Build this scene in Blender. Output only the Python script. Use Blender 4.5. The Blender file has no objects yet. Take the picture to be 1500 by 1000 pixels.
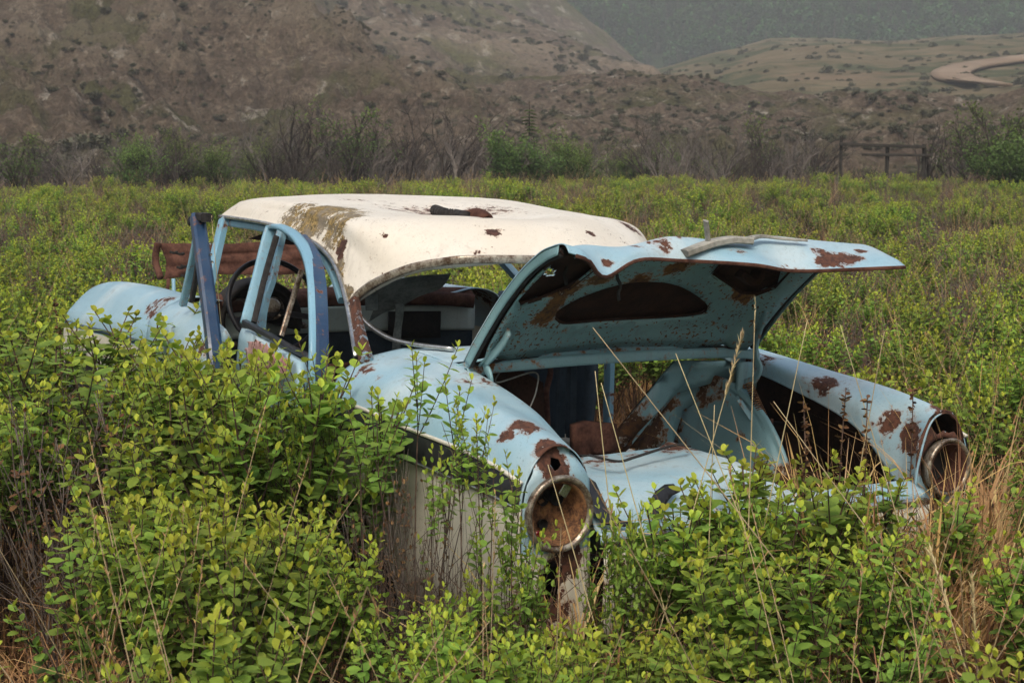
import bpy, bmesh, math, random
import numpy as np
from mathutils import Vector, Matrix
from mathutils.geometry import delaunay_2d_cdt
S = bpy.context.scene
C = S.collection
R = random.Random(7)
# ------------------------------------------------------------------ camera
CAM = np.array([-6.27994277, 3.35626912, 1.7912083])
YAW, PITCH, ROLL, FPX = -0.554368, -0.12473539, 0.02399861, 2400.0
def cam_axes(a, b, c):
    f = np.array([math.cos(a)*math.cos(b), math.sin(a)*math.cos(b), math.sin(b)])
    r = np.cross(f, [0, 0, 1]); r /= np.linalg.norm(r); u = np.cross(r, f)
    return np.array([math.cos(c)*r+math.sin(c)*u, -math.sin(c)*r+math.cos(c)*u, f])
RC = cam_axes(YAW, PITCH, ROLL)      # camera axes seen from the (slightly tilted) car
RW = cam_axes(YAW, PITCH, 0)         # camera axes in the world
cd = bpy.data.cameras.new("camera"); cam = bpy.data.objects.new("camera", cd); C.objects.link(cam)
m = Matrix.Identity(4)
for i in range(3):
    m[i][0], m[i][1], m[i][2], m[i][3] = RW[0][i], RW[1][i], -RW[2][i], CAM[i]
cam.matrix_world = m
cd.sensor_width = 36; cd.lens = FPX/1500*36; cd.clip_start = 0.1; cd.clip_end = 5000
cd.dof.use_dof = True; cd.dof.focus_distance = 5.6; cd.dof.aperture_fstop = 11
S.camera = cam
# ------------------------------------------------------------------ light
SUN_EL, SUN_AZ = 52, 138           # degrees; azimuth of the direction the light comes from, anticlockwise from +x
w = bpy.data.worlds.new("World"); S.world = w; w.use_nodes = True
nt = w.node_tree; bg = nt.nodes["Background"]
sky = nt.nodes.new("ShaderNodeTexSky"); sky.sky_type = 'NISHITA'; sky.sun_disc = False
sky.sun_elevation = math.radians(SUN_EL); sky.sun_rotation = math.radians(90-SUN_AZ)
sky.air_density = 1.6; sky.dust_density = 5; sky.ozone_density = 1.0
nt.links.new(sky.outputs[0], bg.inputs[0]); bg.inputs[1].default_value = 0.115
sd = bpy.data.lights.new("sun", 'SUN'); sd.energy = 1.25; sd.angle = math.radians(22); sd.color = (1.0, .93, .82)
sun = bpy.data.objects.new("sun", sd); C.objects.link(sun)
e, a_ = math.radians(SUN_EL), math.radians(SUN_AZ)
sun.rotation_euler = Vector((math.cos(a_)*math.cos(e), math.sin(a_)*math.cos(e), math.sin(e))).to_track_quat('Z', 'Y').to_euler()
S.view_settings.view_transform = 'Standard'; S.view_settings.look = 'None'; S.view_settings.exposure = 0.93
S.view_settings.gamma = 1; S.view_settings.use_curve_mapping = False
S.cycles.max_bounces = 6; S.cycles.diffuse_bounces = 3; S.cycles.glossy_bounces = 2; S.cycles.transmission_bounces = 3
S.cycles.volume_bounces = 0; S.cycles.use_denoising = True

# ------------------------------------------------------------------ helpers
def tag(o, label=None, cat=None, group=None, kind=None):
    if label: o['label'] = label
    if cat: o['category'] = cat
    if group: o['group'] = group
    if kind: o['kind'] = kind
    return o
def empty(name, loc=(0, 0, 0)):
    o = bpy.data.objects.new(name, None); o.location = loc; o.empty_display_size = .1; C.objects.link(o); return o
def mesh(name, V, F, mats, smooth=True, mi=None, attrs=None):
    me = bpy.data.meshes.new(name)
    me.from_pydata([tuple(map(float, v)) for v in V], [], [tuple(map(int, f)) for f in F])
    for mt in (mats if isinstance(mats, (list, tuple)) else [mats]): me.materials.append(mt)
    if mi is not None: me.polygons.foreach_set('material_index', np.asarray(mi, dtype=np.int32))
    if smooth: me.polygons.foreach_set('use_smooth', np.ones(len(me.polygons), dtype=bool))
    if attrs:
        for k, v in attrs.items():
            at_ = me.attributes.new(k, 'FLOAT', 'POINT'); at_.data.foreach_set('value', np.asarray(v, dtype=np.float32))
    me.update(); return me
def obj(name, me, parent=None):
    o = bpy.data.objects.new(name, me); C.objects.link(o)
    if parent: o.parent = parent
    return o
def at(px, py, **k):
    """point of the car (car coordinates) seen at photo pixel px,py lying in one given plane x=, y= or z="""
    d = RC.T @ np.array([(px-750)/FPX, -(py-500)/FPX, 1.0])
    (n, v), = k.items(); i = 'xyz'.index(n)
    return CAM + (v-CAM[i])/d[i]*d
def wat(px, dist, z=0.0):
    """world point at ground distance dist from the camera in the column px of the photo"""
    az = YAW - math.atan((px-750)/FPX/math.cos(PITCH))
    return np.array([CAM[0]+dist*math.cos(az), CAM[1]+dist*math.sin(az), z])
def py_z(py, dist): return CAM[2]-dist*math.tan(math.atan((py-500)/FPX)-PITCH)
def proj(P):
    d = (np.asarray(P)-CAM) @ RC.T
    return np.stack([750+FPX*d[..., 0]/d[..., 2], 500-FPX*d[..., 1]/d[..., 2]], -1)
def hsh(n):
    n = np.sin(n*12.9898)*43758.5453; return n-np.floor(n)
def vnoise(x, y, seed=0):
    xi, yi = np.floor(x), np.floor(y); xf, yf = x-xi, y-yi
    u, v = xf*xf*(3-2*xf), yf*yf*(3-2*yf)
    h = lambda a, b: hsh(a*1.37+b*57.113+seed*13.7)
    return (h(xi, yi)*(1-u)+h(xi+1, yi)*u)*(1-v)+(h(xi, yi+1)*(1-u)+h(xi+1, yi+1)*u)*v
def fbm(x, y, oct=4, seed=0, ridge=False):
    s = 0; a = .5; t = 0
    for o in range(oct):
        n = vnoise(x*2**o, y*2**o, seed+o)
        if ridge: n = 1-np.abs(2*n-1)
        s = s+a*n; t += a; a *= .5
    return s/t
def cr(P, t):
    """Catmull-Rom along axis 0 of P at t in 0..1"""
    P = np.asarray(P, float); n = len(P)-1
    t = np.clip(np.asarray(t), 0, 1)*n; i = np.minimum(t.astype(int), n-1); f = (t-i)
    g = lambda k: P[np.clip(k, 0, n)]
    p0, p1, p2, p3 = g(i-1), g(i), g(i+1), g(i+2)
    p0 = np.where((i == 0).reshape(-1, *[1]*(P.ndim-1)), 2*p1-p2, p0); p3 = np.where((i == n-1).reshape(-1, *[1]*(P.ndim-1)), 2*p2-p1, p3)
    f = f.reshape(-1, *[1]*(P.ndim-1))
    return .5*(2*p1+(p2-p0)*f+(2*p0-5*p1+4*p2-p3)*f**2+(3*p1-p0-3*p2+p3)*f**3)
def surf(ctrl, nu, nv):
    A = cr(np.asarray(ctrl, float), np.linspace(0, 1, nu))
    B = cr(np.swapaxes(A, 0, 1), np.linspace(0, 1, nv))
    return np.swapaxes(B, 0, 1)                   # nu x nv x 3
def gridfaces(nu, nv, flip=False):
    F = []
    for i in range(nu-1):
        for j in range(nv-1):
            a = i*nv+j; q = (a, a+1, a+nv+1, a+nv)
            F.append(q[::-1] if flip else q)
    return F
def blobs(V, spots):
    """how strongly each vertex lies in one of the spots (x,y,z,r[,w])"""
    V = np.asarray(V); s = np.zeros(len(V))
    for b in spots:
        d = np.linalg.norm(V-np.array(b[:3]), axis=1)/b[3]
        s = np.maximum(s, (b[4] if len(b) > 4 else 1)*np.clip(1.6-d*1.0, 0, 1))
    return s
def solid(o, t, off=-1, inner=None):
    md = o.modifiers.new("thickness", 'SOLIDIFY'); md.thickness = t; md.offset = off
    if inner is not None: md.material_offset = inner; md.material_offset_rim = 0
    return o
def grid_obj(name, ctrl, nu, nv, mats, parent, t=.004, off=-1, spots=(), lich=(), flip=False, mi=None, wob=0.0, inner=None):
    G = surf(ctrl, nu, nv); V = G.reshape(-1, 3)
    if wob:
        n = fbm(V[:, 0]*5+V[:, 2]*3, V[:, 1]*5+V[:, 2]*4, 2, 3)-.5
        V = V+np.stack([n*wob*.5, n*wob*.5, n*wob], -1)
    F = gridfaces(nu, nv, flip)
    me = mesh(name, V, F, mats, True, mi, {'rust': blobs(V, spots) if spots else np.zeros(len(V)), 'lichen': blobs(V, lich) if lich else np.zeros(len(V))})
    o = obj(name, me, parent)
    if t: solid(o, t, off, inner)
    return o
def plate(name, outer, holes, step, fmap, mats, parent, t=.003, off=-1, spots=(), flip=False, inner=None, lich=()):
    """flat outline with holes, cut out, gridded and bent through fmap(u,v)->xyz"""
    pts = []; edges = []
    def loop(L):
        L = np.asarray(L, float); out = []
        for k in range(len(L)):
            a, b = L[k], L[(k+1) % len(L)]; n = max(1, int(np.linalg.norm(b-a)/step))
            out += [a+(b-a)*q/n for q in range(n)]
        s = len(pts); pts.extend(out); edges.extend([(s+i, s+(i+1) % len(out)) for i in range(len(out))])
        return np.array(out)
    lo = loop(outer); hl = [loop(h) for h in holes]
    mn, mx = lo.min(0), lo.max(0)
    def inside(p, L):
        c = False; j = len(L)-1
        for i in range(len(L)):
            if (L[i][1] > p[1]) != (L[j][1] > p[1]) and p[0] < (L[j][0]-L[i][0])*(p[1]-L[i][1])/(L[j][1]-L[i][1])+L[i][0]: c = not c
            j = i
        return c
    bd = np.vstack([lo]+hl)
    for x in np.arange(mn[0]+step/2, mx[0], step):
        for y in np.arange(mn[1]+step/2, mx[1], step):
            p = np.array([x+R.uniform(-.1, .1)*step, y+R.uniform(-.1, .1)*step])
            if np.min(np.abs(bd-p).sum(1)) < step*.6: continue
            if inside(p, lo) and not any(inside(p, h) for h in hl): pts.append(p)
    v, _, f, *_ = delaunay_2d_cdt([Vector(p) for p in pts], edges, [], 0, 1e-5)
    V = np.array([fmap(p.x, p.y) for p in v])
    keep = []
    for q in f:
        c = np.mean([(v[i].x, v[i].y) for i in q], axis=0)
        if inside(c, lo) and not any(inside(c, h) for h in hl): keep.append(list(q)[::-1] if flip else list(q))
    used = sorted({i for q in keep for i in q}); rm = {a: b for b, a in enumerate(used)}
    V = V[used]; keep = [[rm[i] for i in q] for q in keep]
    me = mesh(name, V, keep, mats, True, None, {'rust': blobs(V, spots) if spots else np.zeros(len(V)), 'lichen': blobs(V, lich) if lich else np.zeros(len(V))})
    o = obj(name, me, parent)
    if t: solid(o, t, off, inner)
    return o
def bar(name, path, wd, th, mat, parent, up=(0, 0, 1), n=None, rust=0.0, taper=None, closed=False, smooth=False):
    """sweep a rounded-corner rectangle (wd along side, th along up) down a path"""
    P = np.array([np.asarray(p, float) for p in path])
    if n: P = cr(P, np.linspace(0, 1, n))
    V = []; F = []; N = len(P); up = np.array(up, float)
    for i in range(N):
        if closed: d = P[(i+1) % N]-P[i-1]
        else: d = P[min(i+1, N-1)]-P[max(i-1, 0)]
        d = d/np.linalg.norm(d); s = np.cross(d, up); s /= np.linalg.norm(s); u = np.cross(s, d)
        k = 1 if taper is None else 1+(taper-1)*i/(N-1)
        for a, b in ((-.5, -.3), (-.38, -.5), (.38, -.5), (.5, -.3), (.5, .3), (.38, .5), (-.38, .5), (-.5, .3)):
            V.append(P[i]+s*a*wd*k+u*b*th*k)
    for i in range(N if closed else N-1):
        for j in range(8):
            a = i*8+j; b = i*8+(j+1) % 8; c = ((i+1) % N)*8+(j+1) % 8; d_ = ((i+1) % N)*8+j
            F.append((a, b, c, d_))
    if not closed: F += [tuple(range(8))[::-1], tuple((N-1)*8+j for j in range(8))]
    me = mesh(name, V, F, mat, smooth, None, {'rust': np.full(len(V), rust), 'lichen': np.zeros(len(V))})
    return obj(name, me, parent)
def tube_geo(P, r, seg=8, closed=False, cap=True):
    P = np.asarray(P, float); N = len(P); V = []; F = []
    rr = np.broadcast_to(np.asarray(r, float), (N,))
    ref = np.array([.31, .57, .76])
    for i in range(N):
        d = (P[(i+1) % N]-P[i-1]) if closed else P[min(i+1, N-1)]-P[max(i-1, 0)]
        d = d/(np.linalg.norm(d)+1e-9); s = np.cross(d, ref); s /= np.linalg.norm(s)+1e-9; u = np.cross(s, d)
        for k in range(seg):
            t = 2*math.pi*k/seg; V.append(P[i]+rr[i]*(math.cos(t)*s+math.sin(t)*u))
    for i in range(N if closed else N-1):
        for k in range(seg):
            F.append((i*seg+k, i*seg+(k+1) % seg, ((i+1) % N)*seg+(k+1) % seg, ((i+1) % N)*seg+k))
    if not closed and cap: F += [tuple(range(seg))[::-1], tuple((N-1)*seg+k for k in range(seg))]
    return V, F
def tube(name, P, r, mat, parent, seg=8, n=None, closed=False, rust=0.0):
    P = np.asarray([np.asarray(p, float) for p in P])
    if n: P = cr(P, np.linspace(0, 1, n))
    V, F = tube_geo(P, r, seg, closed)
    return obj(name, mesh(name, V, F, mat, True, None, {'rust': np.full(len(V), rust), 'lichen': np.zeros(len(V))}), parent)
def lathe_x(name, prof, cx, mat, parent, seg=40, rust=0.0, t=0, tilt=0):
    """turn a profile of (x offset, radius) round a line parallel to the car's length"""
    V = []; F = []; n = len(prof)
    for k in range(seg):
        a = 2*math.pi*k/seg
        for x, r in prof: V.append((cx[0]+x+tilt*r*math.sin(a), cx[1]+r*math.cos(a), cx[2]+r*math.sin(a)))
    for k in range(seg):
        for j in range(n-1):
            a = k*n+j; b = ((k+1) % seg)*n+j; F.append((a, a+1, b+1, b))
    o = obj(name, mesh(name, V, F, mat, True, None, {'rust': np.full(len(V), rust), 'lichen': np.zeros(len(V))}), parent)
    if t: solid(o, t, 0)
    return o
# ------------------------------------------------------------------ materials
def newmat(name):
    mt = bpy.data.materials.new(name); mt.use_nodes = True
    return mt, mt.node_tree.nodes, mt.node_tree.links, mt.node_tree.nodes["Principled BSDF"]
def nmath(N, L, op, a, b=None, clamp=False):
    n = N.new("ShaderNodeMath"); n.operation = op; n.use_clamp = clamp
    for i, x in enumerate((a, b)):
        if x is None: continue
        if hasattr(x, 'links'): L.new(x, n.inputs[i])
        else: n.inputs[i].default_value = x
    return n.outputs[0]
def nmap(N, L, x, a, b, c=0.0, d=1.0):
    n = N.new("ShaderNodeMapRange"); n.interpolation_type = 'SMOOTHSTEP'; L.new(x, n.inputs[0])
    for i, v in enumerate((a, b, c, d)): n.inputs[i+1].default_value = v
    return n.outputs[0]
def nnoise(N, L, scale, det=6, rough=.6, vec=None, dist=0):
    n = N.new("ShaderNodeTexNoise"); n.inputs['Scale'].default_value = scale; n.inputs['Detail'].default_value = det
    n.inputs['Roughness'].default_value = rough; n.inputs['Distortion'].default_value = dist
    if vec is not None: L.new(vec, n.inputs['Vector'])
    return n.outputs[0]
def nmix(N, L, fac, a, b):
    n = N.new("ShaderNodeMix"); n.data_type = 'RGBA'
    if hasattr(fac, 'links'): L.new(fac, n.inputs[0])
    else: n.inputs[0].default_value = fac
    for i, x in ((6, a), (7, b)):
        if hasattr(x, 'links'): L.new(x, n.inputs[i])
        else: n.inputs[i].default_value = (*x, 1)
    return n.outputs[2]
def nattr(N, name, typ='GEOMETRY'):
    n = N.new("ShaderNodeAttribute"); n.attribute_name = name; n.attribute_type = typ; return n.outputs['Fac']
RUST_D, RUST_M, RUST_O = (.040, .016, .010), (.105, .040, .022), (.28, .11, .025)
def paint(name, col, col2=None, chips=.0, rough=.42, halo=.5, chipcol=RUST_M, streak=1.0, spec=.5, orange=False, specks=0):
    """old enamel: chalky variation, grime, chips and rust where the part carries it"""
    mt, N, L, P = newmat(name)
    tc = N.new("ShaderNodeTexCoord").outputs['Object']
    rust = nattr(N, 'rust'); lich = nattr(N, 'lichen')
    n1 = nnoise(N, L, 13, 8, .66, tc, .4); n2 = nnoise(N, L, 48, 5, .65, tc); n3 = nnoise(N, L, 2.2, 5, .6, tc, .6); n4 = nnoise(N, L, 160, 3, .7, tc)
    v = nmath(N, L, 'ADD', nmath(N, L, 'MULTIPLY', rust, .37), nmath(N, L, 'MULTIPLY', n1, .95))
    v = nmath(N, L, 'ADD', v, nmath(N, L, 'MULTIPLY', n2, .55))
    v = nmath(N, L, 'ADD', v, chips)
    if specks:
        n6 = nnoise(N, L, 75, 3, .6, tc); n7 = nnoise(N, L, 6, 3, .6, tc)
        v = nmath(N, L, 'ADD', v, nmath(N, L, 'MULTIPLY', nmap(N, L, n6, .54, .66), nmap(N, L, n7, .36, .58, .15*specks, specks*2)))
    core = nmap(N, L, v, 1.025, 1.045)
    hal = nmap(N, L, v, .93, 1.035, 0, halo)
    c2 = col2 or tuple(min(1, c*1.18+.03) for c in col)
    base = nmix(N, L, nmap(N, L, n3, .35, .7), col, c2)
    # grime specks
    sp = nmap(N, L, nmath(N, L, 'ADD', n4, nmath(N, L, 'MULTIPLY', n1, .35)), .78, .86, 0, .55)
    base = nmix(N, L, sp, base, tuple(c*.45 for c in col))
    mpv = N.new("ShaderNodeMapping"); mpv.inputs['Scale'].default_value = (26, 26, 2.4); L.new(tc, mpv.inputs[0])
    runs = nmath(N, L, 'MULTIPLY', nmap(N, L, nnoise(N, L, 1.0, 4, .6, mpv.outputs[0], .3), .52, .74), nmap(N, L, n3, .42, .62, 0, .38*streak))
    base = nmix(N, L, runs, base, (.15, .105, .065))
    fade = nmap(N, L, n2, .5, .8, 0, .16)
    base = nmix(N, L, fade, base, (.16, .12, .08))
    base = nmix(N, L, hal, base, RUST_O)
    rc = nmix(N, L, nmap(N, L, n2, .38, .62), RUST_D, chipcol)
    if orange: rc = nmix(N, L, nmap(N, L, n1, .5, .75, 0, .7), rc, RUST_O)
    out = nmix(N, L, core, base, rc)
    # lichen and moss crust
    n5 = nnoise(N, L, 26, 9, .72, tc)
    lv = nmath(N, L, 'ADD', nmath(N, L, 'MULTIPLY', lich, .37), nmath(N, L, 'ADD', nmath(N, L, 'MULTIPLY', n5, .8), nmath(N, L, 'MULTIPLY', nnoise(N, L, 110, 5, .7, tc), .45)))
    lm = nmap(N, L, lv, .93, 1.0)
    lc = nmix(N, L, nmap(N, L, nnoise(N, L, 75, 5, .75, tc), .38, .62), (.075, .055, .025), (.34, .235, .085))
    lc = nmix(N, L, nmap(N, L, n1, .47, .60, 0, .8), lc, (.20, .175, .14))
    out = nmix(N, L, lm, out, lc)
    L.new(out, P.inputs['Base Color'])
    rg = nmath(N, L, 'MAXIMUM', nmath(N, L, 'MULTIPLY', core, .92), lm)
    rr = nmath(N, L, 'MAXIMUM', rg, nmap(N, L, n3, .3, .8, rough-.08, rough+.2))
    L.new(rr, P.inputs['Roughness']); P.inputs['Specular IOR Level'].default_value = spec
    b = N.new("ShaderNodeBump"); b.inputs['Strength'].default_value = .5; b.inputs['Distance'].default_value = .004
    hgt = nmath(N, L, 'SUBTRACT', nmath(N, L, 'MULTIPLY', lm, nmath(N, L, 'MULTIPLY', n4, 1.6)), nmath(N, L, 'MULTIPLY', core, nmath(N, L, 'ADD', n4, .1)))
    hgt = nmath(N, L, 'ADD', hgt, nmath(N, L, 'MULTIPLY', n3, 1.2))
    L.new(hgt, b.inputs['Height']); L.new(b.outputs[0], P.inputs['Normal'])
    return mt
def simple(name, c1, c2, scale=20, rough=.8, metal=0.0, bump=.3, spec=.4):
    mt, N, L, P = newmat(name)
    tc = N.new("ShaderNodeTexCoord").outputs['Object']
    n = nnoise(N, L, scale, 6, .65, tc); n2 = nnoise(N, L, scale*6, 4, .6, tc)
    v = nmath(N, L, 'ADD', nmath(N, L, 'MULTIPLY', n, .7), nmath(N, L, 'MULTIPLY', n2, .3))
    L.new(nmix(N, L, nmap(N, L, v, .38, .62), c1, c2), P.inputs['Base Color'])
    P.inputs['Roughness'].default_value = rough; P.inputs['Metallic'].default_value = metal; P.inputs['Specular IOR Level'].default_value = spec
    if bump:
        b = N.new("ShaderNodeBump"); b.inputs['Strength'].default_value = bump; b.inputs['Distance'].default_value = .003
        L.new(v, b.inputs['Height']); L.new(b.outputs[0], P.inputs['Normal'])
    return mt
BLUE = (.245, .405, .49)
M = dict(
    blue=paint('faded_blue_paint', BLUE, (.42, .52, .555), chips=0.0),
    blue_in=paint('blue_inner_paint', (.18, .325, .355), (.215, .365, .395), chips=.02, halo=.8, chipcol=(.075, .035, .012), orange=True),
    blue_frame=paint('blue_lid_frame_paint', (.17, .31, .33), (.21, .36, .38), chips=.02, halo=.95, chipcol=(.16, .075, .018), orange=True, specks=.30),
    blue_jamb=paint('blue_jamb_paint', (.17, .34, .45), (.22, .40, .50), chips=.02),
    navy=paint('navy_jamb_paint', (.012, .035, .085), (.03, .07, .13), chips=.05, rough=.35),
    cream=paint('cream_roof_paint', (.66, .60, .50), (.72, .68, .60), chips=-.01, chipcol=(.085, .035, .024), rough=.5, specks=.10),
    cream_low=paint('cream_side_paint', (.60, .57, .47), (.66, .63, .54), chips=-.02, rough=.5, streak=.0),
    white_int=paint('dashboard_white_paint', (.42, .50, .46), (.46, .52, .48), chips=0),
    primer=paint('primer_pink_paint', (.40, .17, .15), (.46, .34, .33), chips=.03, rough=.85, specks=.2),
    rust=simple('rusted_sheet', (.055, .024, .017), (.125, .058, .040), 14, .92, bump=.5, spec=.2),
    rust_dark_shade=simple('dark_rust_and_shade', (.022, .012, .009), (.05, .024, .016), 16, .95, bump=.5, spec=.15),  # dark rust, also used to colour in shade inside the fenders
    rust_orange=simple('orange_rust', (.06, .026, .014), (.26, .125, .05), 26, .85, bump=.8),
    chrome=simple('tarnished_chrome', (.34, .33, .31), (.62, .61, .58), 9, .27, metal=.9, bump=.15),
    chrome_rusty=simple('rusty_chrome', (.09, .05, .028), (.42, .38, .31), 22, .38, metal=.6, bump=.4),
    black=simple('black_trim', (.008, .008, .010), (.022, .022, .026), 15, .38, bump=.1),
    rubber=simple('cracked_rubber', (.010, .009, .009), (.03, .028, .027), 40, .85, bump=.8),
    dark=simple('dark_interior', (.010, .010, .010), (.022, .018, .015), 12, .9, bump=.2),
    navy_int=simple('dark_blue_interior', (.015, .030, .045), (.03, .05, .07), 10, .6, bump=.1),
    cloth=simple('grey_headliner', (.10, .115, .11), (.22, .235, .22), 14, .95, bump=.6),
    wood=simple('weathered_grey_wood', (.17, .165, .14), (.36, .35, .31), 9, .85, bump=.6),
    plastic_red=simple('red_lens', (.10, .003, .003), (.16, .01, .01), 20, .2, bump=0),
)
# ------------------------------------------------------------------ the abandoned car
car = empty('abandoned_car')
A4 = Matrix.Identity(4); A3 = RW.T @ RC; tr = CAM-A3 @ CAM
for i in range(3):
    for j in range(3): A4[i][j] = A3[i][j]
    A4[i][3] = tr[i]
car.matrix_world = A4
tag(car, 'abandoned rusty blue and cream sedan with its trunk lid raised, sunk in green shrubs', 'car')
V3 = lambda *p: np.array(p, float)
# --- roof
Lr = [at(322, 316, y=.62), at(348, 318, y=.635), at(398, 327, y=.655), at(440, 343, y=.665), at(470, 361, y=.675), at(490, 388, y=.685), at(509, 447, y=.715)]
mid = [  # (x,y,z) at y ~ .55, .3, 0
    [(.60, .57, 1.455), (.66, .48, 1.475), (.71, .25, 1.475), (.74, 0, 1.475)],
    [(.45, .595, 1.46), (.47, .52, 1.492), (.52, .28, 1.503), (.56, 0, 1.508)],
    [(.12, .615, 1.46), (.10, .55, 1.50), (.12, .30, 1.505), (.12, 0, 1.495)],
    [(-.26, .625, 1.445), (-.24, .57, 1.492), (-.24, .30, 1.485), (-.24, 0, 1.455)],
    [(-.52, .64, 1.41), (-.52, .59, 1.475), (-.58, .30, 1.478), (-.60, 0, 1.445)],
    [(-.76, .655, 1.36), (-.83, .60, 1.445), (-.99, .30, 1.474), (-1.10, 0, 1.475)],
    [tuple(at(556, 418, x=-.96)), tuple(at(607, 397, x=-1.06)), tuple(at(690, 384, x=-1.22)), (-1.34, 0, 1.368)]]
rows = []
for k in range(7):
    h = [tuple(Lr[k])]+mid[k]
    full = h+[(x, -y, z) for (x, y, z) in h[-2::-1]]
    full[-3] = (full[-3][0], full[-3][1], full[-3][2]-.012*(k in (3, 4, 5)))
    rows.append(full)
# dented skin: the far half of the roof is pushed down a little in the middle
roof_rust = [tuple(at(727, 350, x=-1.12))+(.022, 1.0), tuple(at(712, 360, x=-1.12))+(.018, .9), tuple(at(745, 372, x=-1.18))+(.03, .8), tuple(at(700, 372, x=-1.18))+(.02, .8),
    tuple(at(775, 358, x=-1.12))+(.015, .8), tuple(at(565, 347, x=-.9))+(.012, .9), tuple(at(480, 350, y=.60))+(.03, .9), tuple(at(500, 360, y=.66))+(.035, 1), tuple(at(496, 375, y=.68))+(.02, 1),
    (-.2, .05, 1.46, .18, .75), (-.3, -.2, 1.46, .16, .6), tuple(at(920, 335, y=-.5))+(.055, .95), tuple(at(900, 328, y=-.5))+(.03, .7), tuple(at(865, 342, x=-1.2))+(.02, .9),
    tuple(at(545, 400, x=-.95))+(.045, .55), tuple(at(520, 395, x=-.9))+(.05, .5), tuple(at(790, 308, y=-.3))+(.012, .9), tuple(at(780, 301, y=-.3))+(.012, .9),
    (.1, .2, 1.5, .06, .55)]+[tuple(at(px, py, y=-.5))+(.016, 1.15) for px, py in ((893, 326), (905, 330), (915, 333), (925, 338), (933, 334), (903, 338), (918, 343), (890, 334), (940, 340))]+[tuple(at(px, py, x=-1.12))+(r, 1.1) for px, py, r in ((725, 348, .03), (713, 356, .02), (705, 368, .02), (733, 366, .015), (722, 372, .02), (752, 368, .012), (690, 345, .008), (770, 356, .012), (785, 352, .01), (800, 346, .012), (650, 352, .01), (595, 365, .012), (555, 360, .012), (540, 375, .02), (530, 385, .02), (860, 346, .018), (835, 350, .012), (693, 380, .02))]
roof_lich = [tuple(at(440, 322, y=.60))+(.12, 1.05), tuple(at(475, 322, y=.58))+(.15, 1.3), tuple(at(505, 335, y=.60))+(.12, 1.15), tuple(at(520, 332, y=.52))+(.10, 1.0), tuple(at(495, 400, y=.69))+(.06, 1.1),
    tuple(at(400, 322, y=.64))+(.04, .5), tuple(at(505, 430, y=.71))+(.05, 1.1), tuple(at(350, 314, y=.62))+(.05, .5), tuple(at(660, 378, x=-1.2))+(.03, .4), tuple(at(500, 470, y=.74))+(.04, .7)]
roof_rust = [b[:4]+(b[4]*1.35,) if b[3] < .04 else b for b in roof_rust]
roof = grid_obj('roof', rows, 170, 200, [M['cream'], M['blue_jamb']], car, .018, -1, roof_rust, roof_lich, flip=True, wob=.006, inner=1)
roof['label'] = 'cream roof with lichen and rust spots'
def rail(side):
    P = [at(322, 317, y=.625), at(348, 320, y=.64), at(398, 329, y=.66), at(440, 345, y=.672), at(470, 363, y=.682), at(490, 388, y=.692), at(503, 425, y=.715), at(512, 465, y=.755), at(521, 522, y=.83)]
    if side < 0: P = [p*V3(1, -1, 1) for p in P]
    bar('drip_rail', P, .018, .014, M['chrome'], car, n=50, smooth=True)
rail(1); rail(-1)
def mir(P): return [np.asarray(p)*V3(1, -1, 1) for p in P]
# C pillar under the white corner, both sides
for s in (1, -1):
    P = [at(509, 440, y=.715)+V3(-.03, -.01, 0), at(519, 475, y=.75)+V3(-.02, 0, 0), at(533, 527, y=.82)+V3(-.02, 0, 0)]
    if s < 0: P = mir(P)
    bar('rear_pillar', P, .032, .045, M['blue_jamb'], car, up=(1, 0, 0), n=8, rust=.85)
# inner roof side rails and header
for s in (1, -1):
    P = [at(330, 325, y=.60), at(398, 336, y=.62), at(440, 352, y=.63), at(470, 372, y=.64), at(488, 396, y=.65), at(503, 440, y=.68)]
    if s < 0: P = mir(P)
    bar('roof_side_rail', P, .04, .03, M['blue_jamb'], car, n=24, rust=.2)
bar('windshield_header', [(.58, .60, 1.40), (.68, .35, 1.425), (.71, 0, 1.43), (.68, -.35, 1.425), (.58, -.60, 1.40)], .05, .035, M['blue_jamb'], car, n=24, rust=.3)
# rear window opening: rusty surround and bent trim
Pw = [at(512, 447, y=.71), at(530, 428, y=.68), at(556, 411, x=-.985), at(600, 393, x=-1.085), at(640, 385, x=-1.16), at(690, 380, x=-1.245)]
Pw = Pw+[V3(-1.345, .10, 1.352), V3(-1.36, -.02, 1.354)]+[p*V3(1, -1, 1) for p in (Pw[::-1])]
bar('rear_window_surround', Pw, .022, .03, M['chrome_rusty'], car, n=70, smooth=True)
bar('rear_window_trim', [at(511, 444, y=.725), at(527, 463, y=.71), at(548, 482, y=.69), at(575, 497, y=.66), at(612, 505, y=.62), at(664, 511, y=.55)], .022, .014, M['chrome'], car, n=30, smooth=True)['label'] = 'bent bright trim strip hanging in the rear window'
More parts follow.
